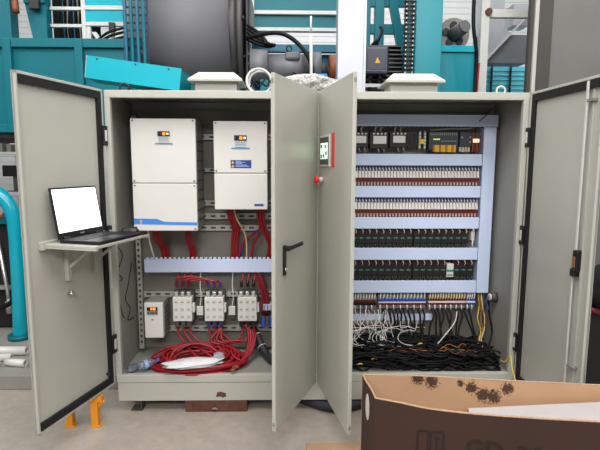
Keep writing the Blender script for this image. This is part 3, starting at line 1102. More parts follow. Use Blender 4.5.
t = thing('controller', 'long dark programmable controller with an amber terminal block', 'controller', (0.82, 0.37, 1.575))
box('case', MATS.get('controller_grey') or mat('controller_grey', (44, 52, 56), 0.5), t, 0.728, 0.918, 0.335, 0.405, 1.59, 1.706, 0.003)
b = MB()
for k in range(14):
    b.box(0.738 + k * 0.0125, 0.744 + k * 0.0125, 0.333, 0.335, 1.684, 1.70)
b.build('wire_entries', GREYP, t)
b = MB()
for k in range(4):
    b.box(0.757 + k * 0.011, 0.765 + k * 0.011, 0.3335, 0.335, 1.655, 1.662)
b.build('lit_lamps', GLED, t)
b = MB()
for k in range(9):
    b.box(0.81 + k * 0.011, 0.815 + k * 0.011, 0.3337, 0.335, 1.645, 1.649)
b.build('lamps', LGREY, t)
for k in range(11):
    x = 0.753 + k * 0.0135
    b = MB()
    b.box(x, x + 0.0115, 0.325, 0.336, 1.577, 1.622, 0.001)
    b.build('amber_terminal', YEL if k % 3 else ORW, t)
t = thing('expansion_module', 'dark module with tiny lamps right of the controller', 'module', (0.965, 0.37, 1.61))
box('case', MATS['controller_grey'], t, 0.928, 1.004, 0.335, 0.405, 1.612, 1.706, 0.003)
b = MB()
for (x, z) in ((0.938, 1.667), (0.992, 1.668), (0.992, 1.638)):
    b.box(x, x + 0.006, 0.333, 0.335, z, z + 0.008)
b.build('lamp', LGREY, t)
b = MB()
for k in range(4):
    b.box(0.93 + k * 0.018, 0.943 + k * 0.018, 0.345, 0.36, 1.58, 1.612)
b.build('plug', BEIGE, t)
t = thing('lit_terminal_group', 'copper-coloured terminal group with a glowing pale lamp at the row end', 'terminal block', (1.04, 0.37, 1.575))
for k in range(4):
    box('terminal', (COPPER, REDD)[k % 2], t, 1.012 + k * 0.014, 1.023 + k * 0.014, 0.345, 0.405, 1.578, 1.69, 0.002)
b = MB()
b.box(1.016, 1.055, 0.338, 0.345, 1.64, 1.662, 0.002)
b.build('lit_lamp', LED, t)
cable([(1.03, 0.345, 1.70), (1.035, 0.335, 1.76), (1.07, 0.3, 1.80), (1.10, 0.28, 1.85)], 0.003, CABLE, 'thin black wire rising from the lit terminals', name='thin_wire', cat='wire')
cable([(0.735, 0.34, 1.715), (0.83, 0.332, 1.722), (0.92, 0.332, 1.724), (1.0, 0.335, 1.728)], 0.004, GREYP, 'grey wire running above the controller', name='thin_wire', cat='wire')


# relays: two rows of slim relays
def relay_proto(z0, z1, label, group):
    t = thing('slim_relay', label, 'relay', (0, 0.38, z0), group)
    h = z1 - z0
    p = 0.0198
    b = MB()
    b.box(-p / 2, p / 2, 0.36, 0.405, z0 + 0.02, z1 - 0.02)
    b.box(-p / 2, p / 2, 0.352, 0.36, z0 + h * 0.19, z0 + h * 0.40)
    b.build('socket', REDD, t)
    b = MB()
    b.prism([(-p / 2 + 0.002, 0.342, z0 + h * 0.40), (-p / 2 + 0.002, 0.356, z0 + h * 0.74), (-p / 2 + 0.002, 0.375, z0 + h * 0.74), (-p / 2 + 0.002, 0.375, z0 + h * 0.40)], (p - 0.004, 0, 0))
    b.build('cover', COVER, t)
    b = MB()
    b.box(-p / 2, p / 2, 0.358, 0.375, z0 + h * 0.72, z0 + h * 0.98)
    c = b.build('upper_terminal', MATS.get('dark_blue_terminal') or mat('dark_blue_terminal', (46, 56, 88), 0.5), t)  # dark blue terminal body
    b = MB()
    b.tube([(-0.005, 0.357, z0 + h * 0.76), (-0.004, 0.35, z0 + h * 0.84), (0.001, 0.35, z0 + h * 0.97)], 0.0032, 6)
    b.build('blue_wire', RTOP, c)
    b = MB()
    b.tube([(0.005, 0.357, z0 + h * 0.72), (0.004, 0.348, z0 + h * 0.80), (-0.001, 0.35, z0 + h * 0.9)], 0.0032, 6)
    b.build('white_wire', WHW, c)
    b = MB()
    b.box(-p / 2 + 0.001, 0.0, 0.355, 0.365, z0 + 0.002, z0 + h * 0.2)
    b.build('lower_terminal', BEIGE, t)
    b = MB()
    b.tube([(0.005, 0.36, z0 + h * 0.22), (0.004, 0.352, z0 + h * 0.12), (0.006, 0.356, z0)], 0.0035, 6)
    b.build('lower_wire', REDD, t)
    return t


for (z0, z1, nm) in ((1.361, 1.49, 'first'), (1.157, 1.284, 'second')):
    lb = 'slim pale relay with a dark red socket in the %s relay row from the top' % nm
    gr = 'slim relays in the %s row from the top' % nm
    pr_ = relay_proto(z0, z1, lb, gr)
    pr_.location = (0.25, 0.38, z0)
    for i in range(1, 40):
        copy_thing(pr_, (0.25 + i * 0.0208, 0.38, z0))


# black modules: two rows
def module_proto(z0, z1, label, group):
    t = thing('output_module', label, 'module', (0, 0.375, z0), group)
    h = z1 - z0
    p = 0.0448
    b = MB()
    b.box(-p / 2, p / 2, 0.348, 0.405, z0 + h * 0.22, z0 + h * 0.68, 0.002)
    b.box(-p / 2, p / 2, 0.36, 0.405, z0 + 0.004, z1 - 0.004)
    b.build('case', MODBLK, t)
    b = MB()
    b.box(-p / 2 + 0.001, p / 2 - 0.001, 0.3468, 0.348, z0 + h * 0.47, z0 + h * 0.55)
    s_ = b.build('green_strip', MATS.get('dark_green_strip') or mat('dark_green_strip', (14, 46, 36), 0.5), t)
    b = MB()
    b.box(-0.011, 0.011, 0.346, 0.3468, z0 + h * 0.49, z0 + h * 0.53)
    b.build('pale_mark', MATS.get('pale_green') or mat('pale_green', (96, 150, 125), 0.5), s_)
    b = MB()
    for k in range(3):
        b.box(-0.018 + k * 0.0135, -0.009 + k * 0.0135, 0.351, 0.36, z0 + h * 0.70, z0 + h * 0.86)
    b.build('red_terminal', MATS.get('deep_red') or mat('deep_red', (58, 14, 18), 0.5), t)
    b = MB()
    for k in range(3):
        x = -0.014 + k * 0.013
        b.tube([(x, 0.358, z0 + h * 0.2), (x + 0.003, 0.350, z0 + h * 0.12), (x - 0.002, 0.356, z0)], 0.0026, 5)
    b.build('lower_wire', DGREY, t)
    b = MB()
    b.tube([(0.008, 0.352, z0 + h * 0.74), (0.01, 0.342, z0 + h * 0.86), (0.004, 0.35, z0 + h * 0.98)], 0.003, 5)
    b.build('upper_wire', BEIGE, t)
    return t


for (z0, z1, nm, skip) in ((0.954, 1.078, 'upper', None), (0.733, 0.87, 'lower', 14)):
    lb = 'black module with a thin green strip in the %s row of black modules' % nm
    gr = 'black modules in the %s row' % nm
    pr_ = module_proto(z0, z1, lb, gr)
    pr_.location = (0.264, 0.375, z0)
    for i in range(1, 17 if skip is None else 18):
        if i == skip:
            continue
        copy_thing(pr_, (0.264 + i * 0.0452 + (0.006 if i > 8 else 0), 0.375, z0))
x = 0.264 + 14 * 0.0452 + 0.006
t = thing('output_module', 'white module with a green strip among the black ones in the lower row', 'module', (x, 0.375, 0.733))
box('case', WHITEP, t, x - 0.022, x + 0.022, 0.338, 0.405, 0.755, 0.845, 0.003)
box('green_strip', GREEN, t, x - 0.022, x + 0.022, 0.3365, 0.338, 0.793, 0.806)
b = MB()
for k in range(3):
    b.box(x - 0.016 + k * 0.012, x - 0.009 + k * 0.012, 0.337, 0.338, 0.762, 0.776)
b.build('clamps', DGREY, t)
t = thing('end_clamp', 'pale end clamp with white wires at the right end of the upper black modules', 'terminal block', (1.05, 0.37, 0.96))
box('clamp_body', LGREY, t, 1.035, 1.058, 0.345, 0.405, 1.0, 1.06, 0.003)
b = MB()
b.tube([(1.045, 0.345, 1.0), (1.04, 0.335, 0.98), (1.05, 0.35, 0.955)], 0.005, 6)
b.build('lower_wire', WHW, t)
MB().tube([(1.05, 0.345, 1.06), (1.045, 0.338, 1.07), (1.05, 0.35, 1.078)], 0.005, 6).build('upper_wire', WHW, t)


# coloured terminal strips
def strip(x0, x1, zc, bands, label, n, pinm, y=0.352):
    t = thing('terminal_strip', label, 'terminal strip', ((x0 + x1) / 2, 0.38, zc - 0.045))
    box('strip_body', GREYP, t, x0, x1, y + 0.012, 0.405, zc - 0.045, zc + 0.045)
    for (nm, m, z0, z1) in bands:
        box(nm, m, t, x0, x1, y, y + 0.012, zc + z0, zc + z1)
    p = (x1 - x0) / n
    for k in range(n):
        x = x0 + (k + 0.5) * p
        b = MB()
        b.tube([(x - 0.002, y + 0.008, zc + 0.016), (x, y - 0.004, zc + 0.032), (x + 0.004, y + 0.004, zc + 0.064)], 0.0042, 6, sub=3)
        b.build('upper_pin', pinm, t)
        if k % 2 == 0:
            b = MB()
            b.tube([(x, y + 0.008, zc - 0.018), (x, y - 0.004, zc - 0.032), (x + 0.002, y + 0.004, zc - 0.055)], 0.0045, 6, sub=3)
            b.build('lower_pin', WHW, t)
    return t


strip(0.19, 0.415, 0.58, (('red_band', REDD, 0.0, 0.014), ('dark_band', BLACK, -0.02, 0.0)), 'dark red and black terminal strip at the middle doors', 12, WHW)
strip(0.432, 0.752, 0.583, (('blue_band', BLUE, 0.002, 0.022), ('white_band', WHITEP, -0.007, 0.002), ('red_band', REDD, -0.02, -0.007)), 'blue, white and red terminal strip in the middle below the relay ducts', 14, WHW)
strip(0.768, 1.02, 0.583, (('red_top_band', REDD, 0.006, 0.022), ('white_band', WHITEP, -0.007, 0.006), ('red_band', REDD, -0.02, -0.007)), 'red and white terminal strip right of the blue one', 14, MATS['cream_wire'])
strip(1.025, 1.085, 0.583, (('blue_band', BLUE, 0.006, 0.022), ('white_band', WHITEP, -0.007, 0.006), ('blue_low_band', BLUE, -0.02, -0.007)), 'short blue and white terminal strip at the far right end', 4, WHW)
strip(0.14, 0.755, 0.405, (('red_band', REDD, 0.0, 0.016), ('white_band', WHITEP, -0.008, 0.0), ('dark_band', BLACK, -0.016, -0.008)), 'lower dark red and white terminal strip above the cable tangle', 10, WHW, y=0.365)

# cables hanging down from the strips into the tangle
rnd = random.Random(21)
xs = [0.46, 0.50, 0.525, 0.55, 0.575, 0.60, 0.63, 0.66, 0.70, 0.73, 0.79, 0.81, 0.83, 0.86, 0.885, 0.91, 0.955, 0.985, 1.01, 1.04]
for x in xs:
    d = rnd.uniform(-0.03, 0.06)
    cable([(x, 0.352, 0.53), (x + 0.01, 0.33, 0.49), (x + d * 0.6, 0.31, 0.42), (x + d, 0.285, 0.35), (x + d * 1.5, 0.24, 0.30), (x + d * 3, 0.16, 0.27)], 0.0065, CABLE,
          'black cable dropping from the terminal strips into the tangle', group='black cables dropping from the terminal strips', name='black_cable')
for i in range(16):
    x = 0.2 + rnd.uniform(0, 0.3)
    d = rnd.uniform(-0.08, 0.08)
    cable([(x, 0.352, 0.53), (x + d * 0.3, 0.30, 0.48), (x + d, 0.27, 0.43), (x + d * 0.4 + rnd.uniform(-.03, .03), 0.25, 0.37), (x + rnd.uniform(-.05, .12), 0.22, 0.33), (x + rnd.uniform(0, .2), 0.18, 0.34)], 0.002, WHW,
          'thin white wire curling below the dark red terminal strip', group='thin white wires below the dark red strip', name='white_wire', cat='wire', seg=5)
for i in range(7):
    x, R_ = 0.27 + 0.055 * i, 0.045 + 0.02 * (i % 3)
    a0 = rnd.uniform(0.3, 1.2)
    pts = [(x + 0.1, 0.34, 0.50), (x + 0.08, 0.30, 0.44)]
    for k in range(8):
        q = a0 + k / 7 * 4.4
        pts.append((x + 1.5 * R_ * math.cos(q), 0.24 - 0.012 * k, 0.40 + R_ * 0.75 * math.sin(q) - 0.002 * k))
    cable(pts, 0.0022, WHW, 'white wire looping over the left of the cable tangle', group='white wires looping over the tangle', name='white_wire', cat='wire', seg=5)
# the tangle itself
for i in range(150):
    z = 0.236 + 0.115 * (i / 150) ** 0.9
    L = rnd.uniform(0.35, 0.85)
    xc = rnd.uniform(0.32, 0.92)
    yb = 0.05 + 0.31 * rnd.random()
    pts = []
    for k in range(11):
        x = xc + L * (k / 10 - 0.5)
        x = min(max(x, 0.06), 1.14)
        y = min(max(yb + rnd.uniform(-0.04, 0.04), 0.045), 0.38)
        zz = z * (0.55 + 0.45 * 1) - max(0, (0.12 - y)) * 0.25 + rnd.uniform(-0.006, 0.006)
        pts.append((x, y, max(zz, 0.234)))
    cable(pts, 0.0055, CABLE, 'black cable lying in the tangle on the right cabinet floor', group='black cables tangled on the right cabinet floor', name='black_cable', sub=3, seg=6)
for i in range(16):
    x0 = rnd.uniform(0.85, 1.0)
    pts = [(min(x0 + 0.03 * k + rnd.uniform(-.02, .02), 1.155), min(max(0.05 + 0.02 * i + rnd.uniform(-.05, .05), 0.045), 0.38), 0.24 + 0.006 * i * (1 - k / 9) + rnd.uniform(0, .012)) for k in range(8)]
    cable(pts, 0.0055, CABLE, 'black cable lying in the tangle on the right cabinet floor', group='black cables tangled on the right cabinet floor', name='black_cable', sub=3, seg=6)
for i in range(14):
    xc, yc, R = rnd.uniform(0.35, 1.0), rnd.uniform(0.14, 0.26), rnd.uniform(0.05, 0.11)
    pts = []
    for k in range(10):
        a = k / 9 * 5.3
        pts.append((xc + R * 1.5 * math.cos(a), yc + R * 0.6 * math.sin(a), 0.345 + 0.025 * math.sin(a + i) + 0.004 * (i % 3)))
    cable(pts, 0.006, CABLE, 'black cable curling in a loop on top of the tangle', group='black cables looped on top of the tangle', name='black_cable', sub=3, seg=6)
for i in range(6):
    x, y = rnd.uniform(0.4, 0.95), rnd.uniform(0.08, 0.2)
    pts = [(x + 0.035 * k + rnd.uniform(-.01, .01), y + rnd.uniform(-.03, .03), 0.352 - 0.3 * max(0, 0.13 - y) + rnd.uniform(-0.008, 0.012)) for k in range(6)]
    m, nm = ((ORW, 'orange'), (YELW, 'yellow'), (COPPER, 'brown'))[(0, 0, 2, 0, 2, 0, 0, 2, 0, 1)[i]]
    cable(pts, 0.0022, m, 'thin %s wire straying over the black cable tangle' % nm, group='%s wires over the tangle' % nm, name='%s_wire' % nm, cat='wire', seg=5)
for i, (x, y, z) in enumerate(((0.36, 0.07, 0.30), (0.67, 0.16, 0.36), (0.27, 0.05, 0.275))):
    o = MB()
    o.tube([(x - 0.015, y, z), (x, y - 0.004, z + 0.008), (x + 0.016, y, z + 0.002)], 0.0045, 7)
    tag(o.build('cable_marker', YEL, None), ('yellow cable marker on the tangle near its left front', 'yellow cable marker at the middle of the tangle', 'yellow cable marker at the very left front of the tangle')[i], 'cable marker')
cable([(0.96, 0.34, 0.52), (0.93, 0.29, 0.46), (0.85, 0.25, 0.38), (0.80, 0.22, 0.34)], 0.0035, WHW, 'pale wire slanting across the hanging black cables', name='white_wire', cat='wire')
# right end bundle
for i in range(5):
    x = 1.10 + 0.012 * (i % 3)
    m, nm = ((YELW, 'yellow'), (ORW, 'orange'), (MATS['cream_wire'], 'cream'), (CABLE, 'black'), (COPPER, 'brown'))[i]
    cable([(x, 0.36, 0.65), (x + 0.004, 0.33, 0.56), (x - 0.01 + 0.012 * i, 0.31, 0.48), (x + 0.01, 0.3, 0.41), (x - 0.01 - 0.004 * i, 0.27, 0.34), (x - 0.06 + 0.02 * i, 0.2, 0.29)], 0.0032, m,
          '%s wire hanging below the upright duct at the right end' % nm, name='%s_wire' % nm, cat='wire')
t = thing('cable_gland', 'dark cable gland with a white collar on the right inner wall', 'cable gland', (1.17, 0.265, 0.61))
MB().cyl((1.188, 0.265, 0.64), (1.15, 0.265, 0.64), 0.034, 16).build('gland_body', DGREY, t)
MB().cyl((1.152, 0.265, 0.64), (1.14, 0.265, 0.64), 0.022, 14).build('white_collar', WHW, t)
b = MB()
b.tube([(1.14, 0.262, 0.64), (1.115, 0.26, 0.61), (1.13, 0.25, 0.58), (1.125, 0.24, 0.56)], 0.0045, 7)
b.build('blue_stub', NAVY, t)
cable([(1.145, 0.28, 0.62), (1.15, 0.27, 0.52), (1.165, 0.25, 0.42), (1.14, 0.22, 0.34), (1.10, 0.2, 0.28)], 0.006, CABLE, 'black cable curving down the right inner wall from the gland', name='black_cable')
for i in range(4):
    cable([(1.0 + .03 * i, 0.2, 0.30), (1.06 + .02 * i, 0.14, 0.30 - .01 * i), (1.12, 0.09 + .02 * i, 0.27), (1.165, 0.12 + .02 * i, 0.25 + .012 * i)], 0.006, CABLE,
          'black cable spreading into the right front corner of the floor', group='black cables in the right front corner', name='black_cable')
cable([(1.16, 0.1, 0.28), (1.155, 0.02, 0.30), (1.162, -0.03, 0.36), (1.156, -0.07, 0.31), (1.163, -0.11, 0.245), (1.186, -0.14, 0.235), (1.20, -0.16, 0.238)], 0.0035, YELW,
      'yellow earth wire looping from the cabinet to the right door', name='earth_wire', cat='wire')

# ------------------------------------------------------------------ on top of the cabinet
for (x0, x1, xa, xb, lb) in ((-0.765, -0.445, -0.72, -0.49, 'light grey vent hood on the cabinet top below the big grey motor'),
                             (0.41, 0.765, 0.455, 0.70, 'light grey vent hood on the cabinet top below the teal column')):
    t = thing('vent_hood', lb, 'vent hood', ((x0 + x1) / 2, 0.25, ZT))
    box('vent_base', PAINT, t, x0 + 0.035, x1 - 0.035, 0.2, 0.4, ZT, ZT + 0.08, 0.002)
    b = MB()
    h0, h1 = ZT + 0.08, ZT + 0.14
    lo = [(x0, 0.16, h0), (x1, 0.16, h0), (x1, 0.44, h0), (x0, 0.44, h0)]
    lm = [(p[0], p[1], h0 + 0.012) for p in lo]
    hi = [(x0 + 0.055, 0.22, h1), (x1 - 0.055, 0.22, h1), (x1 - 0.055, 0.38, h1), (x0 + 0.055, 0.38, h1)]
    V = [[b.v(p) for p in L_] for L_ in (lo, lm, hi)]
    b.bm.faces.new(V[0][::-1])
    b.bm.faces.new(V[2])
    for a_i in range(2):
        for i in range(4):
            b.bm.faces.new((V[a_i][i], V[a_i][(i + 1) % 4], V[a_i + 1][(i + 1) % 4], V[a_i + 1][i]))
    b.build('vent_cover', PAINT, t)

# teal sheet-metal trough leaning on the cabinet top
t = thing('metal_guard', 'bright teal sheet-metal guard lying tilted on the cabinet top', 'metal guard', (-1.1, 0.33, 1.905))
GF = frame((-1.395, 0.24, 2.01), (0.9915, 0.0, -0.13), (0, 1, 0), (0.13, 0, 0.9915))
b = MB(GF)
b.box(0, 0.565, 0, 0.004, 0, 0.132)
b.box(0, 0.565, 0.004, 0.2, 0.128, 0.132)
b.box(0, 0.565, 0.004, 0.2, 0, 0.004)
b.build('sheet', TEALB, t)
b = MB(GF)
b.box(-0.004, 0.0, -0.002, 0.2, 0.0, 0.132)
b.build('left_end', MATS.get('bare_end') or mat('bare_end', (150, 165, 160), 0.5), t)
b = MB(GF)
b.box(0.565, 0.569, 0.0, 0.2, 0.0, 0.132)
b.prism([(0.569, 0.0, 0.0), (0.569, 0.0, 0.12), (0.615, 0.08, 0.105), (0.615, 0.08, 0.0)], (0, 0.004, 0))
b.build('right_end', TEAL, t)
for x in (0.06, 0.29, 0.49):
    MB(GF).cyl((x, -0.001, 0.118), (x, 0.0, 0.118), 0.006, 10).build('hole', BLACK, t)
# support block and lifting ring under it
b = MB()
b.ring((-1.15, 0.2, 1.945), (0, 1, 0), 0.026, 0.006)
b.box(-1.165, -1.135, 0.185, 0.215, 1.904, 1.92)
tag(b.build('lifting_eye', BLACK, None), 'black lifting eye on the cabinet top under the teal guard', 'lifting eye')
box('packing_block', RUST, None, -1.10, -0.86, 0.27, 0.42, 1.904, 1.943, 0.004)
tag(bpy.data.objects['packing_block'], 'dark packing block under the teal guard', 'block')
b = MB()
b.ring((1.118, 0.2, 1.943), (0, 1, 0), 0.026, 0.006)
b.box(1.103, 1.133, 0.185, 0.215, 1.904, 1.92)
tag(b.build('lifting_eye', LGREY, None), 'pale lifting eye at the right end of the cabinet top', 'lifting eye')

# newspaper-wrapped bundle and pale cable coil above the middle doors
o = crumple('newspaper_bundle', -0.06, 0.18, 1.955, 0.2, 0.13, 0.07, NEWS, -0.1, 3, 0.28, nu=64, nv=22, flat=0.25)
tag(o, 'crumpled newspaper bundle on the cabinet top above the middle doors', 'bundle')
t = thing('cable_coil', 'pale coiled cable standing on the cabinet top left of the newspaper', 'cable coil', (-0.345, 0.18, 1.904))
b = MB()
b.ring((-0.345, 0.18, 1.985), (0.2, -1, 0.1), 0.074, 0.008, 28)
b.ring((-0.335, 0.20, 1.98), (0.1, -1, 0.25), 0.072, 0.007, 28)
b.build('loops', LGREY, t)
b = MB()
b.tube([(-0.40, 0.17, 1.95), (-0.36, 0.16, 1.99), (-0.30, 0.165, 1.955), (-0.28, 0.17, 1.99), (-0.24, 0.2, 1.93)], 0.005, 6)
b.tube([(-0.385, 0.19, 1.99), (-0.34, 0.16, 1.955), (-0.30, 0.165, 2.0), (-0.25, 0.19, 1.95)], 0.005, 6)
b.build('dark_strands', CABLE, t)

# ------------------------------------------------------------------ on the floor around the cabinet
t = thing('support_block', 'rusty steel block carrying the front of the cabinet', 'block', (-0.61, 0.05, 0))
box('block', RUST, t, -0.796, -0.421, 0.0, 0.2, 0.0, 0.072, 0.003)
MB().tube([(-0.63, -0.002, 0.02), (-0.615, -0.015, 0.03), (-0.6, -0.002, 0.018)], 0.006, 7).build('wire_loop', GREYP, t)
b = MB()
b.tube([(-0.2, 0.2, 0.035), (-0.08, 0.1, 0.035), (0.06, 0.0, 0.035), (0.18, 0.0, 0.035), (0.30, 0.06, 0.035), (0.34, 0.2, 0.035)], 0.033, 14, sub=14,
       taper=lambda q: 1 + 0.06 * math.sin(q * 420))
tag(b.build('corrugated_hose', MATS['hose_dark'], None), 'black corrugated hose on the floor under the middle doors', 'hose')
# orange stand
t = thing('floor_bracket', 'orange steel bracket stand on the floor under the left door', 'stand', (-1.35, -0.15, 0))
for x in (-1.276, -1.42):
    b = MB()
    b.box(x - 0.02, x + 0.02, -0.165, -0.125, 0, 0.15, 0.002)
    b.box(x - 0.022, x + 0.03, -0.168, -0.12, 0, 0.006)
    b.build('leg', ORANGE, t)
b = MB()
b.box(-1.46, -1.23, -0.165, -0.125, 0.15, 0.182, 0.002)
b.prism([(-1.256, -0.15, 0.11), (-1.256, -0.15, 0.15), (-1.216, -0.15, 0.15)], (0, 0.008, 0))
b.build('top_rail', ORANGE, t)

# pallet under the carton
pal = thing('wooden_pallet', 'low pale wooden pallet under the large cardboard carton', 'pallet', (0.7, -0.9, 0))
for k in range(7):
    y1 = -0.5 - k * 0.115
    box('deck_board', WOOD, pal, -0.08, 1.6, y1 - 0.1, y1, 0.08, 0.1, 0.002)
for x in (-0.08, 0.72, 1.5):
    box('bearer', WOOD, pal, x, x + 0.1, -1.29, -0.5, 0.0, 0.08, 0.002)

# open cardboard carton
car = thing('cardboard_box', 'large open brown cardboard carton in front of the right bay', 'carton', (0.8, -0.85, 0.1))
TH = 0.007
near = [(0.203, -0.833, 0.502), (0.30, -0.862, 0.496), (0.42, -0.893, 0.484), (0.60, -0.928, 0.478), (0.85, -0.985, 0.487), (1.06, -1.033, 0.498), (1.42, -1.115, 0.505)]
far = [(0.183, -0.595, 0.502), (0.45, -0.612, 0.503), (0.75, -0.655, 0.502), (1.05, -0.69, 0.501), (1.25, -0.715, 0.5), (1.44, -0.745, 0.503)]


def panel(name, m, top, zb, nrm, edge=True):
    """upright card panel under a wavy top line, with a pale cut edge"""
    b = MB()
    n = Vector(nrm)
    A = [b.v(p) for p in top]
    Bv = [b.v((p[0], p[1], zb)) for p in top]
    A2 = [b.v(Vector(p) + n * TH) for p in top]
    B2 = [b.v(Vector((p[0], p[1], zb)) + n * TH) for p in top]
    k = len(top)
    for i in range(k - 1):
        b.bm.faces.new((A[i], A[i + 1], Bv[i + 1], Bv[i]))
        b.bm.faces.new((A2[i + 1], A2[i], B2[i], B2[i + 1]))
        b.bm.faces.new((A[i + 1], A[i], A2[i], A2[i + 1]))
        b.bm.faces.new((Bv[i], Bv[i + 1], B2[i + 1], B2[i]))
    b.bm.faces.new((A[0], Bv[0], B2[0], A2[0]))
    b.bm.faces.new((A[-1], A2[-1], B2[-1], Bv[-1]))
    o = b.build(name, m, car)
    if edge:
        b = MB()
        pts = [Vector(p) + n * TH * 0.5 + Vector((0, 0, 0.001)) for p in top]
        b.tube(pts, TH * 0.62, 6, sub=5, taper=lambda q: 1 + 0.12 * math.sin(q * 190))
        b.build('cut_edge', CARDE, o)
    return o


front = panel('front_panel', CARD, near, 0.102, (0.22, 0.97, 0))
front['label'] = 'printed outer side of the carton, shade painted into its brown'
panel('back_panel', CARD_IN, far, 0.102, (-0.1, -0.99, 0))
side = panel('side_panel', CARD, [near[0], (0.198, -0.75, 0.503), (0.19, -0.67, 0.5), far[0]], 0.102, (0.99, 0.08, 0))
panel('side_panel', CARD_IN, [near[-1], far[-1]], 0.102, (-0.99, 0.1, 0))
b = MB()
b.prism([(near[0][0], near[0][1], 0.101), (near[-1][0], near[-1][1], 0.101), (far[-1][0], far[-1][1], 0.101), (far[0][0], far[0][1], 0.101)], (0, 0, 0.006))
b.build('bottom_panel', CARD_IN, car)
# hand hole in the left side, light seen through it painted as pale oval
b = MB()
cy, cz = -0.71, 0.40
c0 = [(0.1935 - 0.084 * (0.0) + (-0.0836) * ((cy + 0.033 * math.cos(a)) + 0.714) - 0.0015, cy + 0.033 * math.cos(a), cz + 0.062 * math.sin(a)) for a in [2 * PI * k / 20 for k in range(20)]]
b.prism(c0, (0.0012, 0, 0))
b.build('hand_hole', MATS.get('hand_hole_light') or mat('hand_hole_light', (216, 208, 202), 0.85, var=0.1), side)
# printing on the front: lettering frame lies on the panel plane
fd = Vector((near[-1][0] - near[0][0], near[-1][1] - near[0][1], 0)).normalized()
fn = Vector((-fd.y, fd.x, 0)) * -1


def on_front(s_, z, off=0.02):
    p = Vector((near[0][0], near[0][1], 0)) + fd * s_
    # follow the bowed panel
    for i in range(len(near) - 1):
        a, c = Vector(near[i]), Vector(near[i + 1])
        if a.x <= p.x <= c.x:
            tt = (p.x - a.x) / (c.x - a.x)
            p = Vector((p.x, a.y + (c.y - a.y) * tt, 0))
    p.z = z
    return p + fn * 0.0012


def strokes(name, segs, wd):
    b = MB()
    for (s0, z0, s1, z1) in segs:
        p, q = on_front(s0, z0), on_front(s1, z1)
        d = (q - p).normalized()
        sd = d.cross(fn).normalized() * wd / 2
        b.prism([p - sd, q - sd, q + sd, p + sd], fn * 0.0008)
    return b.build(name, INK, front)


# handling symbol: two framed glasses
strokes('handling_mark', [(0.18, 0.385, 0.222, 0.386), (0.18, 0.385, 0.18, 0.28), (0.222, 0.386, 0.222, 0.28), (0.232, 0.386, 0.285, 0.388),
                          (0.285, 0.388, 0.285, 0.28), (0.232, 0.386, 0.232, 0.28), (0.18, 0.28, 0.285, 0.28), (0.258, 0.36, 0.258, 0.28), (0.246, 0.36, 0.272, 0.36)], 0.009)
p0 = on_front(0.375, 0.30)
ang = math.atan2(fd.y, fd.x)
tf = Matrix.Translation(p0) @ Matrix.Rotation(ang - 0.008, 4, 'Z') @ Matrix.Rotation(PI / 2, 4, 'X')
lettering('lettering', 'GD', 0.1, tf @ Matrix.Scale(1.0, 4, (1, 0, 0)), INK, front, 0.0012)
tf = Matrix.Translation(on_front(0.572, 0.293)) @ Matrix.Rotation(ang - 0.0, 4, 'Z') @ Matrix.Rotation(PI / 2, 4, 'X')
lettering('lettering', '200', 0.1, tf @ Matrix.Scale(1.12, 4, (1, 0, 0)), INK, front, 0.0012)
# white foam liner inside
b = MB()
b.prism([(0.62, -0.86, 0.335), (1.39, -1.02, 0.425), (1.41, -0.77, 0.405), (0.66, -0.70, 0.335)], (0, 0, 0.05))
b.build('foam_liner', FOAM, None)
tag(bpy.data.objects['foam_liner'], 'white foam sheet lying inside the cardboard carton', 'foam')
bpy.data.objects['foam_liner'].location.z -= 0.0
b = MB()
b.box(0.75, 1.3, -0.93, -0.78, 0.109, 0.33)
tag(b.build('packing_foam', FOAM, None), 'white foam block low inside the carton under the foam sheet', 'foam')

# ------------------------------------------------------------------ machinery behind, left
t = thing('press_machine', 'dark teal machine frame with panels behind the left of the cabinet', 'machine', (-2.2, 1.3, 0))
b = MB()
b.box(-3.6, -1.28, 1.0, 1.06, 2.36, 2.425, 0.004)
b.box(-3.6, -1.28, 1.0, 1.06, 1.73, 1.79, 0.004)
for x in (-3.4, -2.78, -2.275, -1.745, -1.33):
    b.box(x - 0.03, x + 0.03, 0.99, 1.06, 1.73, 2.42, 0.004)
b.build('beams', TEAL, t)
box('panel', TEAL, t, -3.6, -1.3, 1.03, 1.05, 1.76, 2.4)
box('deck', TEAL, t, -3.6, -1.42, 1.06, 2.0, 2.37, 2.42)
box('under_plate', BLACKM, t, -3.6, -1.42, 1.02, 2.0, 1.69, 1.73)
for x in (-3.5, -1.5):
    for y in (1.15, 1.9):
        box('column', TEAL, t, x - 0.06, x + 0.06, y - 0.06, y + 0.06, 0 if x > -1.3 else 0.1, 1.69)
# uprights on the left deck
t = thing('machine_column', 'teal upright column with gusset at the far left edge', 'column', (-2.48, 1.4, 2.42))
b = MB()
b.box(-2.56, -2.425, 1.35, 1.47, 2.42, 3.4, 0.004)
b.build('upright', TEAL, t)
b = MB()
b.prism([(-2.34, 1.42, 2.80), (-2.17, 1.42, 2.80), (-2.17, 1.42, 2.42), (-2.27, 1.42, 2.42)], (0, 0.04, 0))
b.box(-2.34, -2.17, 1.40, 1.48, 2.8, 3.3)
b.box(-2.43, -2.17, 1.40, 1.48, 3.1, 3.3)
b.build('gusset', TEAL, t)
MB().tube([(-2.38, 1.34, 3.1), (-2.38, 1.34, 2.9), (-2.37, 1.34, 2.7)], 0.026, 10).build('orange_pipe', COPPER, t)
box('motor_box', BLACK, t, -2.28, -2.20, 1.36, 1.40, 2.74, 2.86, 0.004)
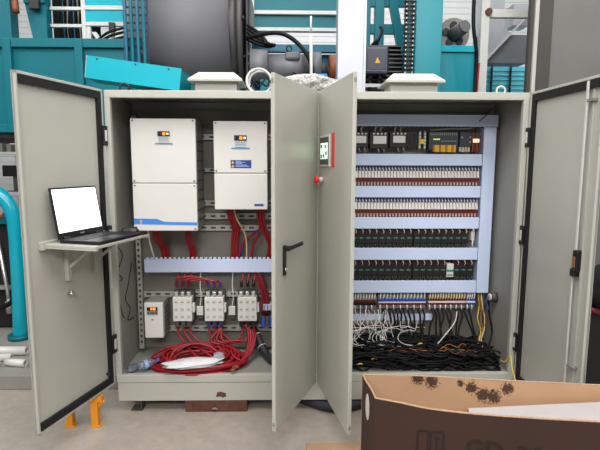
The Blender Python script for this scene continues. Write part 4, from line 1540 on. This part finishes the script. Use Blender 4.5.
# open cupboard with hanging black cables and pale rungs
t = thing('ladder_rack', 'pale steel rack with black cables hanging behind its rungs', 'rack', (-2.05, 1.6, 2.42))
for x, m_ in ((-2.2, TEAL), (-1.9, WHITES)):
    box('post', m_, t, x - 0.018, x + 0.018, 1.5, 1.54, 2.42, 3.3, 0.003)
for z in (2.65, 2.79, 2.95, 3.1):
    box('rung', WHITES, t, -2.18, -1.92, 1.5, 1.53, z - 0.013, z + 0.013, 0.002)
box('back_board', BLACKM, t, -2.27, -1.86, 1.75, 1.77, 2.42, 3.3)
rn = random.Random(5)
for i in range(14):
    x = -2.17 + i * 0.019
    MB().tube([(x, 1.66, 3.2), (x + rn.uniform(-.01, .01), 1.64, 2.9), (x + rn.uniform(-.015, .015), 1.63, 2.65), (x, 1.68, 2.425)], 0.008, 6).build(
        'hanging_cable', (CABLE, CABLE, BLUEM, CABLE, GREYP)[i % 5], t)
# bright teal slats with pale bars right of the rack
t = thing('slatted_guard', 'bright teal guard slats with pale bars left of the large motor', 'guard', (-1.7, 1.6, 2.42))
box('slat', TEALB, t, -1.88, -1.53, 1.5, 1.53, 2.685, 2.775)
box('slat', TEALB, t, -1.88, -1.53, 1.5, 1.53, 2.815, 2.95)
box('pale_bar', WHITES, t, -1.885, -1.51, 1.49, 1.53, 2.777, 2.812, 0.003)
box('pale_bar', WHITES, t, -1.885, -1.51, 1.49, 1.53, 2.648, 2.682, 0.003)
box('post', WHITES, t, -1.88, -1.845, 1.5, 1.53, 2.42, 2.65)
box('post', TEAL, t, -1.57, -1.50, 1.5, 1.56, 2.42, 3.0)
b = MB()
b.prism([(-1.84, 1.5, 2.6), (-1.80, 1.5, 2.6), (-1.72, 1.5, 2.48), (-1.76, 1.5, 2.48)], (0, 0.02, 0))
b.build('strut', WHITES, t)
box('clamp', BLACK, t, -1.68, -1.63, 1.46, 1.5, 2.6, 2.67, 0.004)
box('bracket', GREYP, t, -1.67, -1.645, 1.48, 1.51, 2.42, 2.61)
for k, dz in enumerate((0.0, 0.03, 0.055)):
    cable([(-1.80, 1.42 - 0.02 * k, 2.43 + dz * 0.3), (-1.66, 1.40 - 0.02 * k, 2.50 + dz), (-1.5, 1.40 - 0.02 * k, 2.545 + dz), (-1.36, 1.38 - 0.02 * k, 2.55 + dz), (-1.3, 1.45, 2.43)], 0.011, CABLE,
          'black cable arching towards the large grey motor', group='black cables arching to the large motor', name='black_cable')
for i, x in enumerate((-1.375, -1.33, -1.285, -1.24)):
    b = MB()
    b.tube([(x, 0.95, 3.4), (x, 0.95, 2.6), (x + 0.004, 0.95, 2.2), (x + 0.004, 0.95, 0.0)], 0.013, 8, smooth=False)
    tag(b.build('teal_pipe', TEAL if i % 2 else BLUEM, None), 'thin upright teal pipe left of the large grey motor', 'pipe', 'thin teal pipes left of the large motor')
b = MB()
for k in range(16):
    b.box(-1.39, -1.225, 0.985, 0.995, 2.2 + k * 0.055, 2.212 + k * 0.055)
b.box(-1.40, -1.388, 0.985, 0.995, 0, 3.1)
b.box(-1.228, -1.216, 0.985, 0.995, 0, 3.1)
tag(b.build('ladder', MATS['dark_navy_terminal'], None), 'dark narrow ladder behind the thin teal pipes', 'ladder')

# big grey motor, axis along x
t = thing('large_motor', 'huge dark grey cylindrical motor above the left half of the cabinet', 'motor', (-1.0, 1.55, 0))
yc, zc, R = 1.85, 2.66, 0.55
MB().cyl((-1.45, yc, zc), (-0.66, yc, zc), R, 48).build('motor_body', DRUM, t)
b = MB()
b.cyl((-1.48, yc, zc), (-1.45, yc, zc), R * 1.01, 48)
b.build('rear_ring', MGREY, t)
b = MB()
b.cyl((-0.66, yc, zc), (-0.59, yc, zc), R * 1.04, 8, R * 0.98)
b.cyl((-0.59, yc, zc), (-0.55, yc, zc), R * 1.1, 40, R * 1.1)
b.build('end_bell', DGREY, t)
b = MB()
for k in range(12):
    a = 2 * PI * k / 12
    b.cyl((-0.55, yc + R * 1.03 * math.cos(a), zc + R * 1.03 * math.sin(a)), (-0.53, yc + R * 1.03 * math.cos(a), zc + R * 1.03 * math.sin(a)), 0.02, 8)
b.build('flange_bolts', BLACK, t)
b = MB()
b.box(-0.53, -0.50, yc - 0.5, yc + 0.3, 2.2, 2.95, 0.01)
b.build('cooling_shroud', BLACK, t)
b = MB()
b.box(-1.3, -0.6, yc - 0.3, yc + 0.3, 0, 2.2, 0.01)
b.build('pedestal', TEAL, t)
for k in range(5):
    cable([(-0.51, 1.33 - 0.01 * k, 2.62 - 0.03 * k), (-0.44, 1.3, 2.57 - 0.025 * k), (-0.38 + 0.01 * k, 1.28, 2.52 - 0.02 * k), (-0.36 + 0.02 * k, 1.25, 2.45)], 0.013, CABLE,
          'black cable bunched at the right end of the large motor', group='black cables at the right end of the large motor', name='black_cable')

# gear motor
t = thing('gear_motor', 'grey gear motor lying level behind the newspaper bundle', 'motor', (-0.15, 1.25, 0))
MB().cyl((-0.48, 1.3, 2.29), (-0.34, 1.3, 2.29), 0.135, 28).build('flange', MGREY, t)
b = MB()
b.cyl((-0.34, 1.3, 2.275), (0.02, 1.3, 2.275), 0.105, 28)
b.cyl((0.02, 1.3, 2.28), (0.09, 1.3, 2.28), 0.125, 28)
b.build('housing', MGREY, t)
b = MB()
for k in range(8):
    x_ = -0.06 + k * 0.012
    b.cyl((x_, 1.3, 2.275), (x_ + 0.005, 1.3, 2.275), 0.115, 24)
b.build('cooling_ribs', DGREY, t)
b = MB()
for k in range(8):
    q = 2 * PI * k / 8
    for x_ in (-0.485, 0.015):
        b.cyl((x_, 1.3 + 0.113 * math.cos(q), 2.285 + 0.113 * math.sin(q)), (x_ - 0.012, 1.3 + 0.113 * math.cos(q), 2.285 + 0.113 * math.sin(q)), 0.011, 6)
b.build('flange_bolts', DGREY, t)
b = MB()
b.box(-0.2, -0.08, 1.18, 1.28, 2.32, 2.385, 0.02)
b.build('cover', MGREY, t)
b = MB()
b.cyl((0.09, 1.3, 2.26), (0.14, 1.3, 2.26), 0.07, 20, 0.04)
b.cyl((0.14, 1.3, 2.26), (0.20, 1.3, 2.26), 0.035, 16)
b.build('shaft', DGREY, t)
MB().cyl((0.155, 1.3, 2.27), (0.235, 1.3, 2.27), 0.115, 24).build('coupling', COPPER, t)
b = MB()
b.ring((-0.17, 1.25, 2.42), (0.3, -1, 0), 0.022, 0.006)
b.ring((-0.13, 1.19, 2.2), (0.3, -1, 0), 0.02, 0.006)
b.build('lifting_ring', BLACK, t)
box('pedestal', TEAL, t, -0.4, 0.1, 1.2, 1.42, 0, 2.17)
box('blue_valve', MATS.get('light_blue_valve') or mat('light_blue_valve', (70, 150, 210), 0.45), t, 0.05, 0.13, 1.1, 1.18, 2.1, 2.2, 0.006)
cable([(-0.51, 1.25, 2.50), (-0.33, 1.12, 2.505), (-0.2, 1.1, 2.49), (-0.08, 1.08, 2.40), (0.0, 1.07, 2.27), (0.02, 1.1, 2.1), (0.02, 1.15, 1.9)], 0.017, CABLE,
      'thick black cable arching over the grey gear motor', name='black_cable')
b = MB()
b.box(-0.48, 0.35, 1.4, 1.46, 2.43, 2.49)
b.box(-0.46, -0.4, 1.44, 1.5, 0, 2.43)
b.box(0.25, 0.34, 1.44, 1.5, 0, 2.43)
b.box(-0.48, 0.35, 1.5, 1.52, 2.15, 2.43)
tag(b.build('blue_rail', BLUEM, None), 'blue steel rail behind the grey gear motor', 'rail')
t = thing('slatted_guard', 'dark teal guard with two pale bars above the gear motor', 'guard', (-0.15, 1.6, 2.5))
b = MB()
b.box(-0.47, 0.4, 1.56, 1.59, 2.66, 2.77)
b.box(-0.47, 0.4, 1.56, 1.59, 2.80, 3.2)
b.build('slats', TEAL, t)
box('pale_bar', WHITES, t, -0.47, 0.4, 1.53, 1.59, 2.768, 2.80, 0.003)
box('pale_bar', WHITES, t, -0.47, 0.4, 1.53, 1.59, 2.63, 2.66, 0.003)
for x in (-0.44, 0.36):
    box('post', TEAL, t, x - 0.025, x + 0.025, 1.59, 1.64, 0, 3.2)
b = MB()
b.tube([(-0.005, 1.0, 2.47), (0.0, 1.0, 2.2), (0.0, 1.0, 0)], 0.012, 12, smooth=False)
b.cyl((-0.005, 1.0, 2.47), (-0.005, 1.0, 2.60), 0.008, 10)
tag(b.build('white_pipe', WHITES, None), 'slim white upright pipe with a red band in front of the gear motor', 'pipe')
t = thing('sheet_metal_post', 'bright galvanised sheet-metal column rising behind the middle doors', 'column', (0.243, 0.62, 0))
box('sheet', GALV, t, 0.156, 0.33, 0.55, 0.68, 0, 3.2, 0.004)
box('side_flange', GALV, t, 0.33, 0.345, 0.55, 0.56, 0, 3.2)

# small black motor with terminal box
t = thing('fan_motor', 'black ribbed motor with a terminal box and yellow warning triangle', 'motor', (0.54, 1.2, 0))
MB().cyl((0.36, 1.25, 2.28), (0.715, 1.25, 2.28), 0.155, 28).build('motor_body', BLACK, t)
b = MB()
for k in range(9):
    z = 2.15 + k * 0.032
    b.box(0.40, 0.71, 1.09, 1.2, z, z + 0.01)
b.build('cooling_ribs', DGREY, t)
tb = box('terminal_box', MATS.get('navy_black') or mat('navy_black', (34, 40, 52), 0.4), t, 0.395, 0.585, 0.98, 1.1, 2.178, 2.39, 0.01)
box('lid_frame', MATS.get('lid_frame_grey') or mat('lid_frame_grey', (74, 84, 100), 0.4), tb, 0.414, 0.571, 0.974, 0.98, 2.195, 2.375, 0.003)
box('lid', MATS.get('slate_lid') or mat('slate_lid', (40, 46, 58), 0.35), tb, 0.42, 0.565, 0.972, 0.98, 2.208, 2.362, 0.004)
b = MB()
b.prism([(0.478, 0.97, 2.258), (0.518, 0.97, 2.258), (0.498, 0.97, 2.3)], (0, 0.002, 0))
b.build('warning_triangle', YEL, tb)
b = MB()
for x in (0.455, 0.53):
    b.cyl((x, 1.03, 2.18), (x, 1.03, 2.145), 0.022, 12)
b.build('cable_gland', BLACK, tb)
b = MB()
b.tube([(0.455, 1.03, 2.15), (0.45, 1.02, 2.0), (0.42, 1.02, 1.85)], 0.015, 8)
b.tube([(0.53, 1.03, 2.15), (0.5, 1.02, 2.0), (0.47, 1.02, 1.85)], 0.015, 8)
b.build('lead', CABLE, tb)
box('pedestal', MGREY, t, 0.38, 0.68, 1.15, 1.35, 0, 2.14)
box('base_bar', WHITES, t, 0.34, 0.72, 1.0, 1.12, 2.085, 2.11)
b = MB()
b.tube([(0.5, 1.1, 2.40), (0.52, 1.08, 2.45), (0.55, 1.1, 2.52), (0.54, 1.12, 2.56)], 0.012, 7)
b.tube([(0.46, 1.1, 2.40), (0.5, 1.08, 2.44), (0.53, 1.1, 2.46)], 0.012, 7)
b.build('wire_tail', CABLE, t)
t = thing('steel_framework', 'teal tubular framework with a brace behind the black motor', 'framework', (0.6, 1.7, 0))
for x in (0.5, 0.62):
    box('upright', TEAL, t, x - 0.04, x + 0.04, 1.6, 1.68, 0, 3.2, 0.004)
b = MB()
b.prism([(0.68, 1.6, 3.0), (0.75, 1.6, 3.0), (0.90, 1.6, 2.3), (0.83, 1.6, 2.3)], (0, 0.06, 0))
b.build('brace', TEAL, t)
b = MB()
b.box(0.36, 0.95, 1.62, 1.67, 2.64, 2.72)
b.box(0.36, 0.95, 1.62, 1.67, 2.87, 2.95)
b.build('crossbar', TEAL, t)

# drag chain, column, encoder box
t = thing('drag_chain', 'black drag chain hanging beside the tall teal column', 'chain', (0.715, 0.9, 0))
for k in range(36):
    z = 2.0 + k * 0.032
    b = MB()
    b.box(0.678, 0.70, 0.88, 0.93, z, z + 0.026, 0.004)
    b.box(0.728, 0.75, 0.88, 0.93, z, z + 0.026, 0.004)
    b.box(0.70, 0.728, 0.885, 0.9, z + 0.006, z + 0.02)
    b.build('link', BLACK, t)
b = MB()
for k in range(36):
    z = 2.0 + k * 0.032
    for x in (0.687, 0.739):
        b.cyl((x, 0.88, z + 0.013), (x, 0.876, z + 0.013), 0.005, 8)
b.build('pins', LGREY, t)
box('lower_run', BLACK, t, 0.678, 0.75, 0.88, 0.93, 0, 2.0)
t = thing('machine_column', 'tall bright teal column right of the drag chain', 'column', (0.88, 1.1, 0))
box('column_body', MATS.get('column_teal') or mat('column_teal', (0, 130, 144), 0.3, var=0.08, scale=2), t, 0.785, 0.99, 1.0, 1.25, 0, 3.3, 0.006)
box('side_plate', TEAL, t, 0.755, 0.785, 1.05, 1.2, 0, 3.3)
t = thing('machine_housing', 'teal machine housing with a grey encoder wheel on top', 'housing', (1.2, 1.3, 0))
box('case', MATS['column_teal'], t, 1.0, 1.345, 1.2, 1.6, 0, 2.39, 0.006)
box('cap_plate', TEALB, t, 1.0, 1.36, 1.18, 1.62, 2.39, 2.44, 0.004)
MB().cyl((1.175, 1.3, 2.555), (1.175, 1.34, 2.555), 0.13, 32).build('wheel_plate', GREYP, t)
b = MB()
for k in range(5):
    a = 2 * PI * k / 5 + 0.4
    c_, s_ = math.cos(a), math.sin(a)
    b.cyl((1.175 + 0.07 * c_, 1.3, 2.555 + 0.07 * s_), (1.175 + 0.07 * c_, 1.285, 2.555 + 0.07 * s_), 0.03, 12)
b.build('wheel_openings', BLACK, t)
b = MB()
b.cyl((1.17, 1.3, 2.55), (1.21, 1.16, 2.575), 0.055, 20, 0.05)
b.build('hub', DGREY, t)
b = MB()
b.cyl((1.21, 1.16, 2.575), (1.215, 1.14, 2.578), 0.045, 20)
b.build('hub_cap', MGREY, t)
cable([(1.187, 0.9, 3.2), (1.184, 0.9, 2.7), (1.19, 0.9, 2.5), (1.225, 0.92, 2.35), (1.24, 0.95, 2.2), (1.24, 0.95, 1.6)], 0.014, CABLE, 'thick black cable hanging in front of the encoder wheel', name='black_cable')
b = MB()
b.prism([(1.235, 1.0, 1.9), (1.275, 1.0, 1.9), (1.29, 1.0, 2.27), (1.28, 1.0, 2.27)], (0, 0.02, 0))
b.box(1.24, 1.27, 1.0, 1.02, 0, 1.9)
tag(b.build('red_bar', MATS.get('worn_red') or mat('worn_red', (160, 36, 40), 0.6), None), 'red slanting bar beside the white post', 'bar')
t = thing('building_post', 'white square steel post with a rusty joint', 'post', (1.35, 1.1, 0))
box('post', WHITES, t, 1.315, 1.378, 1.08, 1.14, 0, 3.4, 0.003)
b = MB()
b.cyl((1.365, 1.06, 2.665), (1.365, 1.08, 2.665), 0.026, 12)
b.build('rusty_joint', RUST, t)
box('crossbeam', LGREY, t, 1.378, 1.9, 1.09, 1.13, 2.63, 2.69, 0.003)

# ventilation ducting and radiators, right background
t = thing('ventilation_duct', 'galvanised ventilation duct stepping down behind the white post', 'duct', (1.75, 1.7, 0))
b = MB()
b.prism([(1.53, 1.6, 2.42), (1.57, 1.6, 2.42), (1.78, 1.6, 2.64), (1.72, 1.6, 2.7), (1.53, 1.6, 2.7)], (0, 0.02, 0))
b.box(1.52, 1.72, 1.62, 1.8, 2.62, 3.4)
b.build('duct_body', GALV, t)
b = MB()
b.box(1.52, 1.95, 1.625, 1.8, 2.40, 2.64)
b.build('lower_box', MATS.get('dull_sheet') or mat('dull_sheet', (128, 131, 139), 0.4, 0.3), t)
b = MB()
b.prism([(1.56, 1.58, 2.42), (1.58, 1.58, 2.42), (1.95, 1.58, 2.82), (1.93, 1.58, 2.82)], (0, 0.02, 0))
b.build('seam_flange', WHITES, t)
b = MB()
b.box(1.80, 1.95, 1.62, 1.8, 2.72, 2.9)
b.build('branch', GALV, t)
for x in (1.5, 2.0):
    box('leg', STEELD, t, x - 0.012, x + 0.012, 1.7, 1.72, 0, 2.41)
t = thing('radiator', 'bright cyan finned radiator below the galvanised duct', 'radiator', (1.9, 2.2, 0))
box('core', mat('cyan_fins', (90, 220, 242), 0.5), t, 1.65, 2.2, 2.16, 2.26, 2.05, 2.47)
b = MB()
for k in range(9):
    z = 2.07 + k * 0.045
    b.box(1.65, 2.2, 2.15, 2.16, z, z + 0.012)
b.build('fin_lines', MATS.get('pale_cyan') or mat('pale_cyan', (150, 226, 238), 0.4), t)
b = MB()
for x in (1.84, 2.03):
    b.box(x, x + 0.014, 2.13, 2.15, 2.05, 2.47)
b.build('dark_straps', BLACK, t)
box('stand', STEELD, t, 1.7, 2.15, 2.18, 2.24, 0, 2.05)
box('side_post', TEALB, t, 1.60, 1.65, 2.08, 2.2, 0, 2.47)

# dull grey steel machine body at the right edge
t = thing('steel_housing', 'tall dull grey steel housing at the right edge behind the open door', 'machine housing', (2.2, 0.7, 0))
box('side_sheet', STEELP, t, 1.62, 3.0, 0.62, 0.66, 0, 3.4, 0.004)
box('dark_edge', STEELD, t, 1.52, 1.62, 0.6, 0.64, 0, 3.4, 0.004)
box('pale_trim', PAINT, t, 1.495, 1.52, 0.59, 0.64, 0, 3.4, 0.003)
box('rear_edge', STEELD, t, 1.47, 1.495, 0.61, 0.65, 0, 3.4)
t = thing('scrap_heap_bin', 'dark bin with a red rim behind the right door edge', 'bin', (1.95, 0.4, 0))
b = MB()
b.box(1.72, 2.3, 0.25, 0.58, 0.0, 0.55, 0.01)
b.build('bin_body', BLACKM, t)
b = MB()
b.tube([(1.8, 0.24, 0.56), (1.95, 0.235, 0.53), (2.1, 0.24, 0.56)], 0.02, 8)
b.build('red_rim', REDD, t)
o = crumple('dark_sack', 1.98, 0.3, 0.72, 0.2, 0.14, 0.17, BLACKM, 0, 22, 0.3, flat=0.2)
tag(o, 'dark crumpled sack on the bin behind the right door edge', 'sack')
o.location.z = 0.551

# ------------------------------------------------------------------ left background, beside the left door
t = thing('bent_pipe', 'thick teal bent pipe standing on the concrete step at the left edge', 'pipe', (-2.32, 1.01, 0.1))
b = MB()
b.tube([(-2.85, 1.02, 1.33), (-2.6, 1.01, 1.31), (-2.43, 1.01, 1.265), (-2.335, 1.01, 1.15), (-2.31, 1.01, 0.95), (-2.315, 1.01, 0.5), (-2.33, 1.01, 0.112)], 0.054, 18, sub=8)
b.build('pipe_body', MATS.get('glossy_teal') or mat('glossy_teal', (6, 150, 170), 0.22), t)
b = MB()
b.cyl((-2.33, 1.01, 0.1), (-2.33, 1.01, 0.135), 0.09, 20)
b.build('base_flange', TEAL, t)
t = thing('pump_unit', 'dark machine unit with a teal top behind the teal bent pipe', 'pump', (-2.9, 1.6, 0.1))
box('case', BLACKM, t, -3.7, -2.2, 1.25, 1.6, 0.1, 1.0, 0.02)
box('top_plate', TEAL, t, -3.7, -2.2, 1.2, 1.62, 1.0, 1.045, 0.004)
box('grey_rail', GREYP, t, -3.7, -2.25, 1.2, 1.24, 0.45, 0.48)
b = MB()
b.tube([(-2.56, 1.18, 0.9), (-2.5, 1.17, 0.45), (-2.495, 1.17, 0.3)], 0.015, 8, smooth=False)
b.cyl((-2.495, 1.17, 0.36), (-2.493, 1.17, 0.26), 0.03, 12)
b.build('lever', STEEL, t)
box('yellow_box', YEL, t, -2.65, -2.55, 1.22, 1.3, 1.045, 1.08, 0.004)
box('blue_box', BLUE, t, -2.53, -2.44, 1.22, 1.3, 1.045, 1.09, 0.004)
cable([(-2.9, 1.15, 0.5), (-2.6, 1.1, 0.33), (-2.45, 1.08, 0.36), (-2.3, 1.1, 0.5)], 0.02, CABLE, 'black hose sagging in front of the dark machine unit', name='black_hose', cat='hose')
for i, (x0, y0, x1, y1) in enumerate(((-2.75, 0.66, -2.09, 0.66), (-2.6, 0.53, -2.14, 0.555), (-2.7, 0.44, -2.165, 0.435), (-2.13, 0.47, -1.985, 0.445))):
    lb = ('white plastic tube lying rearmost on the concrete step', 'white plastic tube lying second from the back on the step', 'white plastic tube nearest the step edge at the left', 'short white tube nearest the left door on the step')[i]
    b = MB()
    n = 20
    r, ri = (0.032 if i == 0 else 0.026), 0.022 if i == 0 else 0.017
    d = Vector((x1 - x0, y1 - y0, 0)).normalized()
    a, c = Vector((x0, y0, 0.1 + r)), Vector((x1, y1, 0.1 + r))
    u, v_ = Vector((0, 0, 1)), d.cross(Vector((0, 0, 1)))
    ro = [[b.v(p + (u * math.cos(2 * PI * k / n) + v_ * math.sin(2 * PI * k / n)) * q) for k in range(n)] for p in (a, c) for q in (r, ri)]
    for k in range(n):
        k2 = (k + 1) % n
        for (p, q) in ((0, 2), (3, 1), (0, 1), (2, 3)):
            f = b.bm.faces.new((ro[p][k], ro[p][k2], ro[q][k2], ro[q][k]))
            f.smooth = p != q - 1
    tag(b.build('plastic_tube', WHITEP, None), lb, 'tube')
# far shelf with a monitor
t = thing('work_shelf', 'distant pale steel shelf seen left of the open left door', 'shelf', (-4.2, 4.4, 0))
for x in (-4.6, -4.25, -3.95, -3.7):
    box('upright', LGREY, t, x - 0.02, x + 0.02, 4.6, 4.65, 0, 2.2)
for z in (1.05, 1.62, 1.9):
    box('shelf_board', LGREY, t, -4.8, -3.5, 4.2, 4.65, z, z + 0.04)
b = MB()
for k in range(9):
    b.box(-4.7 + k * 0.12, -4.64 + k * 0.12, 4.3, 4.5, 1.66, 1.80 - 0.03 * (k % 3))
b.build('stored_parts', GREYP, t)
t = thing('computer_monitor', 'black computer monitor on the distant shelf', 'monitor', (-4.15, 4.35, 1.09))
box('screen', BLACK, t, -4.32, -4.0, 4.33, 4.36, 1.31, 1.47, 0.006)
box('label', LGREY, t, -4.1, -4.04, 4.328, 4.33, 1.36, 1.38)
b = MB()
b.box(-4.19, -4.13, 4.36, 4.39, 1.09, 1.32)
b.box(-4.25, -4.07, 4.3, 4.42, 1.09, 1.105)
b.build('stand', DGREY, t)
